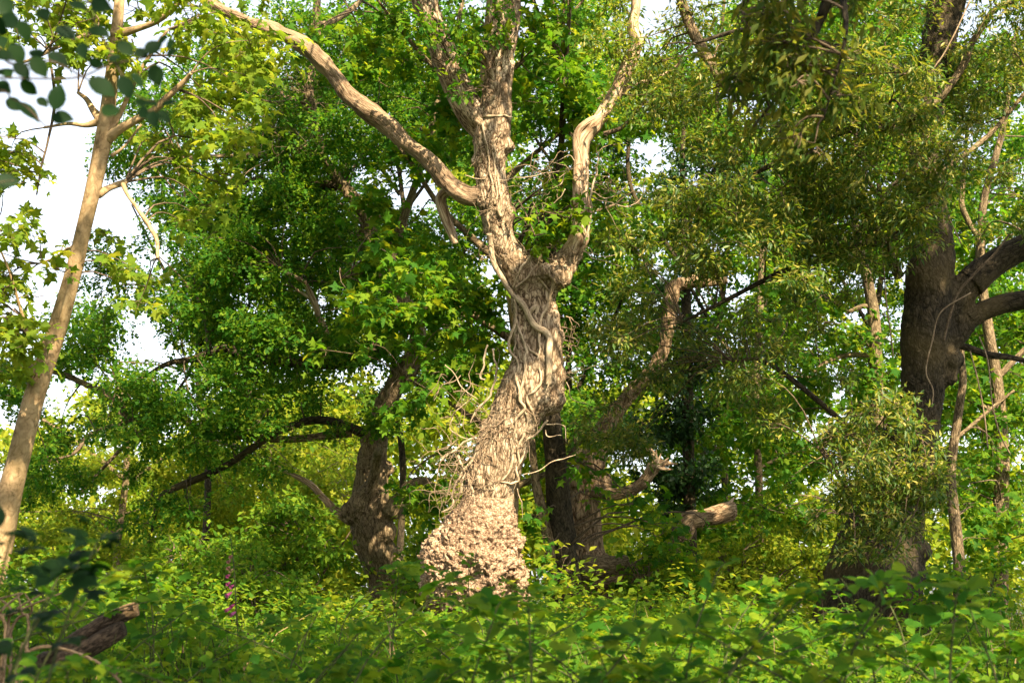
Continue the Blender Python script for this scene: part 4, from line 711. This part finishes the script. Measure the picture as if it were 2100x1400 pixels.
for k in range(420):
    c = np.array([RNG.uniform(-15, 15), RNG.uniform(-13, 21), RNG.uniform(9.8, 13.8)]); r = RNG.uniform(1.2, 1.9); q = c - CAM
    el = math.degrees(math.atan2(q[2] - r * .7, math.hypot(q[0], q[1]) + r)); az = abs(math.degrees(math.atan2(q[0], q[1])))
    if az < 40 and el < 27: continue
    if min(np.linalg.norm(np.cross(c - l_, SUNV)) for l_ in LIT) < r * .95: continue
    if any(np.linalg.norm((c - c2) * np.array([1, 1, .6])) < (r + r2) * .62 for c2, r2, _ in cand): continue
    cand.append((c, r, 900))
CLUMP = [P(*q) for q in [(1820, 190, 15.4), (1750, 230, 15.6), (1880, 160, 15.4), (1800, 930, 15.4), (1740, 900, 15.5), (1870, 980, 15.4), (1820, 1000, 15.2), (1375, 660, 20.3), (1840, 470, 15.6)]]
for x, y, d, r, n in SPOT:
    if r >= .6 and min(np.linalg.norm(np.cross(P(x, y, d) - l_, SUNV)) for l_ in CLUMP) < r + .25: continue
    cand.append((shade_point(x, y, d, RNG.uniform(10.2, 11.2)), r, n))
per_tree = {}
for c, r, n in cand:
    j = min(range(len(WT)), key=lambda i_: math.hypot(WT[i_][1][-1][0] - c[0], WT[i_][1][-1][1] - c[1])); per_tree.setdefault(j, []).append((c, r, n))
for j, bl_ in per_tree.items():
    t, p, _ = WT[j]; lmbs = [p]
    for c, r, n in bl_:
        s0 = spline(np.array(p), 30); a_ = s0[min(range(30), key=lambda i_: abs(s0[i_][2] - (c[2] - 1.8)))]; mid_ = (a_[:3] + c) / 2 + np.array([0, 0, .35]); rad = .03 + .012 * np.linalg.norm(c - a_[:3])
        lp_ = [[*a_[:3], rad], [*mid_, rad * .65], [*c, rad * .3]]; V, T, tc = tube(lp_, 14, 8, True, .15, 3); part('limb', V, T, M['dark_bark'], t, tc); lmbs.append(lp_)
    Pn, Sn = [], []
    for c, r, n in bl_:
        v = norm(RNG.normal(size=(n, 3))) * RNG.uniform(.05, 1, (n, 1)) ** .45; Pn.append(c + v * r * np.array([1, 1, .6])); Sn.append(np.full(n, .30 if r > 1 else .12) * RNG.uniform(.7, 1.2, n))
    pos = np.vstack(Pn); nn = len(pos); R_ = frames(RNG.normal(size=(nn, 3)) + np.array([0, 0, -.4]), np.array([0, 0, 1.]) + RNG.normal(size=(nn, 3)) * .5)
    V, T = scatter('quad', pos, R_, np.concatenate(Sn)); part('shade_canopy', V, T, M['over'], t, kind='stuff')  # out-of-view leaf masses added for shade, on the overhanging tree too

# ================================================================== 9. holly at the left edge, leaves close to the lens
hb = np.array([-2.0, 3.2, float(ground_z(-2.0, 3.2)) - .05])
hol = thing('holly_tree', 'dark holly whose small out of focus leaves reach in above the leaning sycamore', 'tree', hb)
ht = [[*hb, .07], [-2.0, 3.25, 1.2, .055], [-1.95, 3.3, 2.2, .045], [-1.9, 3.3, 3.2, .03], [-1.85, 3.3, 4.0, .012]]
V, T, tc = tube(ht, 40, 12, True, .1, 170); part('trunk', V, T, M['dark_bark'], hol, tc)
DN = 3.3
for k, (st, rr) in enumerate([((-1.95, 3.3, 2.5), [(-80, 165, 4), (0, 160, 3), (150, 160, 2.5), (230, 132, 2), (340, 112, 1.5)]), ((-1.92, 3.3, 2.8), [(-80, 60, 4), (20, 130, 3), (100, 125, 2.5), (165, 155, 2), (235, 195, 1.5)]), ((-1.9, 3.3, 3.0), [(-60, -60, 4), (60, -20, 3), (150, -5, 2), (215, 15, 1.5)]), ((-1.95, 3.3, 2.4), [(-70, 200, 3.5), (30, 205, 2.5), (90, 255, 2), (118, 270, 1)]), ((-1.9, 3.3, 3.1), [(100, -80, 3), (200, 60, 2), (262, 175, 1.8), (300, 205, 1.5), (345, 205, 1)]), ((-1.97, 3.28, 2.2), [(-80, 380, 3), (-20, 376, 2), (30, 370, 1)])]):
    V, T, tc = tube([[*st, .012]] + limb(DN, rr), 36, 6, True, .2, 171 + k); part('limb', V, T, M['twig'], hol, tc)
HL = [(10, 15, 50, -60), (50, 65, 40, -70), (0, 85, 45, -50), (8, 115, 40, -20), (160, 12, 40, -20), (207, 10, 45, -25), (135, 68, 45, -30), (203, 66, 45, -20), (75, 112, 40, -60), (170, 105, 35, -70), (45, 145, 40, -45), (120, 122, 45, -30), (198, 130, 30, -10), (80, 138, 45, -50), (235, 120, 25, 30), (258, 100, 40, -40), (290, 110, 30, -20), (315, 97, 40, 40), (335, 80, 25, 60), (350, 90, 25, 60), (352, 108, 25, 20), (320, 155, 45, -70), (282, 165, 35, -50), (258, 180, 45, -65), (210, 180, 55, -25), (118, 198, 50, 80), (87, 210, 28, -40), (58, 230, 55, -35), (128, 242, 42, -5), (228, 226, 48, 70), (290, 212, 28, 10), (310, 212, 30, -20), (295, 232, 35, -50), (315, 245, 35, -70), (348, 212, 32, 15), (336, 240, 32, -50), (15, 372, 45, 10), (20, 45, 50, -30), (35, 110, 45, -60), (5, 180, 45, -30), (60, 180, 40, -45), (30, 215, 38, -30), (-10, 50, 55, -45), (90, 30, 38, -55), (10, 150, 50, -40)]
me = leaf_me('bigovate', 'holly')
for x, y, ln, an in HL:
    a = math.radians(an); ax = np.array([math.cos(a), RNG.normal() * .35, math.sin(a)]) ; upn = np.array([RNG.normal() * .3, -1, .5 + RNG.normal() * .4])
    s = ln * DN / F * 1.1; R = frames(ax[None], upn[None])[0]; p = P(x, y, DN + RNG.uniform(-.15, .2)) - R[:, 1] * s * .5
    o = bpy.data.objects.new('leaf', me); COL.objects.link(o); o.parent = hol
    o.matrix_basis = Matrix.Translation(Vector(p - hb)) @ Matrix(R.tolist()).to_4x4() @ Matrix.Scale(s, 4)

# ================================================================== 10. shrubs and far wood
def shrub(label, d, x, top, wpx, shape, size, mat, cov=1.6):
    zb = ground_ext(d, x, 10); t = thing('shrub', label, 'shrub', P(zb[0], zb[1], d) + np.array([0, 0, .1]), 'shrubs behind the old oaks'); h_ = zb[1] - top
    st = []
    for k in range(5):
        st.append(simple_limb(t, d, [(x + RNG.uniform(-8, 8), zb[1], 5), (x + RNG.normal() * wpx * .2, zb[1] - h_ * .4, 4), (x + RNG.normal() * wpx * .4, top + h_ * .15, 1.5)], 'twig', 'stem', 6, 10, .2, k))
    crown(t, [(x, top + h_ * .45, wpx, h_ * .45, d - 1, d + 1, cov, 36), (x, top + h_ * .2, wpx * .7, h_ * .22, d - .8, d + .8, cov * .5, 28)], shape, size, mat, skel_of(st), 0, gap=False, name='foliage', per=3, minz=.05)
shrub('leafy green shrub left of the shaded grey brown oak trunk', 20.5, 600, 1030, 130, 'quad', .1, 'herb', 2.4)
shrub('low green shrub between the foxglove and the shaded grey brown oak', 18, 520, 1130, 120, 'quad', .09, 'herb', 2.2)
shrub('leafy green shrub below the hanging tip of the dark oak limb', 20, 400, 1085, 130, 'quad', .1, 'herb', 2.2)
shrub('bright shrub behind the leaning sycamore foot', 25, 150, 1080, 170, 'quad', .1, 'far')
shrub('sunlit shrub beside the broken oak limb stump', 24, 1560, 1090, 150, 'quad', .1, 'far')
shrub('shrub with lobed leaves under the broken oak splintered limb', 19.3, 1340, 1110, 100, 'maple', .12, 'maple')
shrub('dark shrub at the foot of the evergreen oak', 15.6, 1960, 1150, 90, 'ovate', .09, 'bramble')
shrub('green shrub between the shaded oak and the burled oak', 20.8, 865, 1110, 60, 'ovate', .09, 'herb')
shrub('bright shrub behind the evergreen oak foot', 26, 1680, 1050, 120, 'quad', .11, 'far')
C, pos, R, S = leaves_in([(300, 1000, 500, 190, 40, 54, 2.2, 60), (800, 1000, 400, 200, 40, 54, 2.4, 60), (1400, 980, 450, 210, 40, 54, 1.7, 70), (1950, 950, 400, 238, 48, 54, 1.6, 70), (1050, 1120, 1300, 110, 38, 48, 3.4, 60), (700, 700, 280, 250, 40, 54, 1.3, 70), (1250, 650, 350, 250, 40, 54, 1.4, 70), (1900, 500, 300, 350, 40, 54, 1.3, 70), (1150, 200, 300, 250, 40, 54, 1.2, 70), (1650, 250, 250, 260, 40, 54, 1.3, 70)], 'quad', .30, minz=.1)
V, T = scatter('quad', pos, R, S)
fw = part('far_wood', V, T, M['far'], None, kind='stuff', origin=(0, 46, .8)); fw['label'] = 'far mass of sunlit yellow green woodland foliage behind all the trees'; fw['category'] = 'wood'

# ================================================================== 11. undergrowth
def carpet(n, dr, hfun, shape, size, mat, name, label, stems=0):
    u = RNG.uniform(0, 1, n); d = 1 / (1 / dr[0] + u * (1 / dr[1] - 1 / dr[0]))
    x = RNG.uniform(-180, 2280, n); X = (x - 1050) / F * d; Yv = d / math.cos(PITCH) * .98
    g0 = ground_z(X, Yv); q = np.stack([X * 1.3, Yv * 1.3, np.zeros(n)], 1); hn = fbm(q, 3, 91)
    H = hfun(X, Yv) * (1 + .85 * hn); z = g0 + H * (1 - RNG.uniform(0, 1, n) ** 1.6 * .75)
    pos = np.stack([X, Yv, z], 1); ax = RNG.normal(size=(n, 3)) * np.array([1, 1, .45]) + np.array([0, 0, -.12])
    R = frames(ax, np.array([.1, -.15, 1.]) + RNG.normal(size=(n, 3)) * .38); V, T = scatter(shape, pos, R, size * RNG.uniform(.55, 1.2, n))
    o = part(name, V, T, M[mat], None, kind='stuff', origin=(0, (dr[0] + dr[1]) / 2, .5)); o['label'] = label; o['category'] = 'undergrowth'
    if stems:
        ps = []
        for k in range(stems):
            i_ = RNG.integers(n); e = pos[i_]; ps.append(tube([[e[0] + RNG.normal() * .1, e[1], g0[i_] - .02, .006], [e[0] + RNG.normal() * .05, e[1], (g0[i_] + e[2]) / 2, .005], [*e, .003]], 6, 4, False, seed=k % 40))
        V, T, tc = join(ps); s = part('undergrowth_stems', V, T, M['greenstem'], None, tc, kind='stuff', origin=(0, (dr[0] + dr[1]) / 2, .5)); s['label'] = 'thin green stems rising through the ' + name.replace('_', ' '); s['category'] = 'undergrowth'
hf = lambda X, Y: .58 + .008 * Y - .03 * np.clip(X, -6, 3) + .12 * np.sin(X * 1.1)
carpet(17000, (7.5, 12), hf, 'ovate', .07, 'herb', 'nettle_undergrowth', 'low sea of bright green nettles and herbs in the middle distance', 700)
carpet(36000, (12, 19.5), hf, 'quad', .085, 'herb', 'herb_undergrowth', 'low green herbs round the feet of the old trees', 500)
carpet(2600, (8, 18), lambda X, Y: .7 + .12 * np.sin(X * 1.7), 'maple_full', .12, 'maple', 'seedling_undergrowth', 'scattered lobed seedling leaves standing over the herbs')
def blades(n, dr, mat, name, label, hr):
    u = RNG.uniform(0, 1, n); d = 1 / (1 / dr[0] + u * (1 / dr[1] - 1 / dr[0])); x = RNG.uniform(-150, 2250, n); x = x + 120 * np.sin(x * .02); X = (x - 1050) / F * d; Yv = d / math.cos(PITCH) * .98
    pos = np.stack([X, Yv, ground_z(X, Yv) + .02], 1); hh = RNG.uniform(*hr, n); ln = RNG.normal(size=(n, 3)) * np.array([.3, .3, 0]); ln[:, 2] = 1
    sd = norm(np.cross(ln, RNG.normal(size=(n, 3)))) * .006; mid_ = pos + ln * (hh * .6)[:, None]; tip = pos + ln * hh[:, None] + np.stack([ln[:, 0], ln[:, 1], -abs(ln[:, 0]) * .5], 1) * (hh * .4)[:, None]
    V = np.stack([pos - sd, pos + sd, mid_ + sd * .8, mid_ - sd * .8, tip], 1).reshape(-1, 3); k = np.arange(n)[:, None] * 5
    o = part(name, V, np.vstack([k + [0, 1, 2], k + [0, 2, 3], k + [3, 2, 4]]), M[mat], None, kind='stuff', origin=(0, 10, .5)); o['label'] = label; o['category'] = 'grass'
blades(1300, (6, 16), 'herb', 'grass', 'thin green grass blades standing up through the undergrowth', (.5, 1.0))
blades(160, (8, 15), 'straw', 'dry_grass', 'pale dry grass stalks scattered through the undergrowth', (.6, 1.05))
carpet(19000, (17, 32), lambda X, Y: 1.0 + .2 * np.sin(X * .8), 'quad', .11, 'far', 'sunlit_undergrowth', 'sunlit yellow green low growth beyond the old trees')
carpet(1500, (5.0, 10), lambda X, Y: .62 + .1 * np.sin(X * 2), 'tri', .10, 'bramble', 'bramble_thicket', 'dense low bramble leaves under the taller foreground canes', 300)

# foreground bramble plants, each with its own canes and leaves
def bramble(x, d, top, label, nst=2, leafs=11, size=.115, grp='bramble plants in the foreground thicket', lean=None, mat='bramble', name='bramble_plant', shape='tri'):
    X0 = (x - 1050) / F * d; Y0 = d / math.cos(PITCH) * .985; b = np.array([X0, Y0, float(ground_z(X0, Y0)) - .03]); t = thing(name, label, 'plant', b, grp)
    me = leaf_me(shape, mat)
    for s in range(nst):
        tip = P(x + (RNG.normal() * 60 if s else 0) * 6 / d, top + (abs(RNG.normal()) * 40 if s else 0), d + RNG.normal() * .2); h_ = tip[2] - b[2]
        ln = lean if lean is not None else RNG.normal() * .45
        a = b + np.array([-ln * .8 + RNG.normal() * .06, RNG.normal() * .1, 0]); path = np.array([[*a, .005], [*(a * .5 + tip * .5 + np.array([-ln * .5, 0, h_ * .16])), .004], [*(a * .18 + tip * .82 + np.array([-ln * .12, 0, h_ * .12])), .003], [*tip, .0014]])
        V, T, tc = tube(path, 20, 6, True, .1, s); part('stem', V, T, M['greenstem'], t, tc)
        sp = spline(path, 60)
        for k in range(leafs):
            u = 1 - (k / leafs) * .62; i_ = int(u * 59); c = sp[i_, :3]; ang = k * 2.4 + RNG.uniform(0, 1); ax = np.array([math.cos(ang), math.sin(ang), .15 + RNG.normal() * .2])
            R = frames(ax[None], (np.array([0, -.25, 1.]) + RNG.normal(size=3) * .35)[None])[0]; sz = size * RNG.uniform(.7, 1.25) * (1.0 if k else .7)
            o = bpy.data.objects.new('leaf', me); COL.objects.link(o); o.parent = t
            o.matrix_basis = Matrix.Translation(Vector(c - b + R[:, 1] * sz * .12)) @ Matrix(R.tolist()).to_4x4() @ Matrix.Scale(sz, 4)
ZONES = [(150, 'below the leaning sycamore'), (350, 'round the fallen broken branch'), (600, 'round the foxglove'), (850, 'in front of the shaded grey brown oak trunk'), (1100, 'in front of the burled oak'), (1300, 'in front of the dark stringy trunk'), (1550, 'in front of the broken oak limbs'), (1950, 'in front of the evergreen oak foot'), (9999, 'in front of the bright leafed maple')]
for k in range(60):
    d = RNG.uniform(4.2, 9.0); x = -60 + (k + RNG.uniform(-.4, .4)) * 2220 / 59
    top = 1300 + RNG.normal() * 58 - (25 if x < 450 or x > 1400 else 0); top = min(max(top, 1150), 1385); sz = RNG.uniform(.06, .115)
    if 70 < x < 330 and d < 7.2: top = max(top, 1362)
    if 400 < x < 540 and d < 8.3: top = max(top, 1325)
    zone = next(z_ for lim_, z_ in ZONES if x < lim_); kind_ = 'broad leafed bramble cane' if sz > .088 else 'small leafed bramble cane'
    bramble(x, d, top, kind_ + ' growing ' + zone, size=sz, leafs=int(RNG.integers(9, 15)))
bramble(1490, 5.2, 1150, 'tall thin bramble shoot rising before the broken oak stump limb', 1, 8, .08, None, .12)
bramble(1725, 5.0, 1185, 'tall bramble shoot before the pitted foot of the evergreen oak', 1, 9, .09, None, -.1)
bramble(1890, 4.6, 1175, 'broad leafed bramble cane arching before the evergreen oak foot', 2, 9, .1, None, .3)
bramble(2045, 8.5, 1165, 'pale sunlit upright plant by the shrub right of the evergreen oak', 2, 12, .12, None, .1, 'herb', 'sunlit_plant')
bramble(2095, 6.5, 1010, 'tall sunlit sprig with yellow green leaves beside the bright maple', 1, 10, .10, None, -.05, 'herb', 'sunlit_sprig')
bramble(30, 3.4, 1085, 'dark shaded bramble clump before the foot of the leaning sycamore', 3, 12, .085, None, .1, 'holly', 'shaded_bramble')  # near-black holly leaf colour paints the shade onto this clump
bramble(170, 4.2, 1110, 'tall bramble cane beside the dark shaded clump', 2, 10, .09, None, .2)
bramble(290, 7.6, 1150, 'large leafed bramble above the fallen broken branch', 2, 10, .12, None, -.1)
for fx in (150, 185, 225, 255, 290, 330): bramble(fx, 13 + RNG.uniform(-.6, .6), 1196, 'low bramble plant growing in front of the white wire fence', 2, 14, .13, 'brambles before the wire fence', None, 'herb')
bramble(820, 9, 1160, 'nettle like plant standing before the burl of the sunlit oak', 2, 12, .1, None, .05, 'herb', 'nettle_plant')
bramble(960, 10, 1140, 'slim nettle like plant reaching up across the burl', 2, 10, .09, None, .02, 'herb', 'nettle_plant')

# ================================================================== 12. fallen branch, dry canes, foxglove, wire fence
DF = 6.6
fb = P(60, 1420, DF - .3); fb[2] = float(ground_z(fb[0], fb[1]))
lg = thing('fallen_branch', 'dark broken forked branch with a sawn pale end lying in the brambles', 'log', fb)
pth = [[*(fb + np.array([-.25, -.2, -.05])), .07]] + limb(DF, [(70, 1400, 26), (120, 1350, 25), (165, 1308, 22), (205, 1280, 19), (240, 1264, 17), (262, 1256, 16), (279, 1250, 15)])
V, T, tc = tube(pth, 80, 22, True, 0, 200); cen = spline(np.array(pth), 80)[:, :3]; idx = np.clip(np.arange(len(V)) // 22, 0, 79); Nn = norm(V - cen[idx])
V = V + Nn * (.018 * fbm(tc * np.array([30, 30, 30]), 4, 33))[:, None]; part('trunk_piece', V, T, M['log'], lg, tc)
pth = limb(DF - .06, [(120, 1360, 22), (170, 1335, 24), (210, 1310, 22), (240, 1293, 19), (254, 1287, 17)])
V, T, tc = tube(pth, 60, 20, True, 0, 201); cen = spline(np.array(pth), 60)[:, :3]; idx = np.clip(np.arange(len(V)) // 20, 0, 59); Nn = norm(V - cen[idx])
V = V + Nn * (.015 * fbm(tc * np.array([30, 30, 30]), 4, 34))[:, None]; part('fork', V, T, M['log'], lg, tc)
pth = limb(DF, [(250, 1257, 16.5), (262, 1253, 17), (279, 1248.5, 16), (280, 1248, 13)]); V, T, tc = tube(pth, 14, 20, True, .12, 202); part('sawn_end', V, T, M['cutwood'], lg, tc)
dc = thing('dry_cane', 'arching tan dry bramble cane in front of the fallen broken branch', 'cane', P(20, 1420, 5.6) * np.array([1, 1, 0]) + np.array([0, 0, float(ground_z(0, 5.5))]))
pth = [[*np.array(dc.location), .008]] + limb(5.6, [(38, 1362, 4.5), (60, 1336, 4.5), (90, 1325, 4.5), (130, 1330, 4), (175, 1345, 4), (215, 1366, 4), (240, 1390, 4), (255, 1415, 3.5), (270, 1470, 3)])
V, T, tc = tube(pth, 60, 7, True, .1, 203); part('stem', V, T, M['straw'], dc, tc)
V, T, tc = tube(limb(5.6, [(236, 1388, 3.5), (242, 1370, 4), (248, 1358, 1)]), 12, 6, True, .1, 204); part('shoot', V, T, M['straw'], dc, tc)
dead = thing('dry_sticks', 'tangle of pale dry sticks leaning in the brambles by the shaded clump', 'sticks', P(20, 1300, 6.0) * np.array([1, 1, 0]) + np.array([0, 0, float(ground_z(-2, 6))]))
for k in range(10):
    x0 = RNG.uniform(-60, 60); V, T, tc = tube([[(x0 - 1050) / F * 6, 6 + RNG.normal() * .15, float(ground_z(-2, 6)), .009]] + limb(6 + RNG.normal() * .15, [(x0 + RNG.normal() * 30, 1320, 4), (x0 + RNG.normal() * 40, 1255, 3.5), (x0 + RNG.normal() * 50, 1215, 2)]), 16, 5, True, .15, k); part('stick', V, T, M['straw'], dead, tc)

def foxglove(x, d, top, bot, label):
    X0 = (x + 10 - 1050) / F * d; Y0 = d / math.cos(PITCH) * .985; b = np.array([X0, Y0, float(ground_z(X0, Y0)) - .02]); t = thing('foxglove', label, 'flower', b)
    path = [[*b, .007]] + limb(d, [(x + 12, 1330, 2.2), (x + 10, 1250, 2.0), (x + 7, 1180, 1.8), (x + 1, 1120, 1.4), (x - 3, top, .8)]); V, T, tc = tube(path, 40, 6, True, .05, 210); part('stem', V, T, M['greenstem'], t, tc)
    def bell(px, py, ln, mat, nm):
        a = P(px + ln * .55, py - ln * .35, d); e = P(px - ln * .5, py + ln * .4, d - .03); v = e - a; prof = [(0, .12), (.15, .24), (.45, .34), (.75, .38), (.92, .46), (1, .56)]
        pt = [[*(a + v * u), r * np.linalg.norm(v) * .62] for u, r in prof]; V, T, tc = tube(pt, 10, 9, False, 0, 0); part(nm, V, T, M[mat], t)
    for px, py, ln in [(x - 4, 1217, 11), (x - 6, 1248, 11), (x + 4, 1257, 10), (x + 3, 1241, 7)]: bell(px, py, ln, 'petal', 'bell')
    for px, py, ln in [(x - 5, 1195, 6), (x + 2, 1201, 6), (x - 5, 1179, 6), (x - 5, 1163, 5), (x + 1, 1168, 6), (x - 4, 1150, 5), (x, 1140, 4)]: bell(px, py, ln, 'bud' if py < 1175 else 'petal', 'bud')
    me = leaf_me('bigovate', 'herb')
    for k in range(8):
        z = b + np.array([0, 0, .1 + k * .09]); R = frames(np.array([[math.cos(k * 2.4), math.sin(k * 2.4), .3]]), np.array([[0, -.2, 1.]]))[0]
        o = bpy.data.objects.new('leaf', me); COL.objects.link(o); o.parent = t; o.matrix_basis = Matrix.Translation(Vector(z - b)) @ Matrix(R.tolist()).to_4x4() @ Matrix.Scale(.18 - .012 * k, 4)
foxglove(474, 8.2, 1090, 1290, 'pink purple foxglove spike rising from the undergrowth left of the burled oak')

fw0 = P(150, 1180, 20); fz = float(ground_z(fw0[0], fw0[1])); wf = thing('wire_fence', 'short run of white wire mesh fence showing through the brambles', 'fence', (fw0[0], fw0[1], fz))
a0, a1 = P(165, 1176, 20), P(325, 1184, 19.4); nv = 34
for k in range(nv):
    q = a0 + (a1 - a0) * k / (nv - 1); post = k % 11 == 0; r = .014 if post else .003
    V, T, tc = tube([[q[0], q[1], fz - .05, r], [q[0], q[1], q[2] + (.03 if post else 0), r]], 3, 6, True); part('post' if post else 'wire', V, T, M['wire'], wf)
nh = 12
for k in range(nh):
    f = 1 - k * .055 / (a0[2] - fz) * 1.0; V, T, tc = tube([[a0[0], a0[1], fz + (a0[2] - fz) * f, .003], [a1[0], a1[1], fz + (a1[2] - fz) * f, .003]], 3, 5, True); part('wire', V, T, M['wire'], wf)
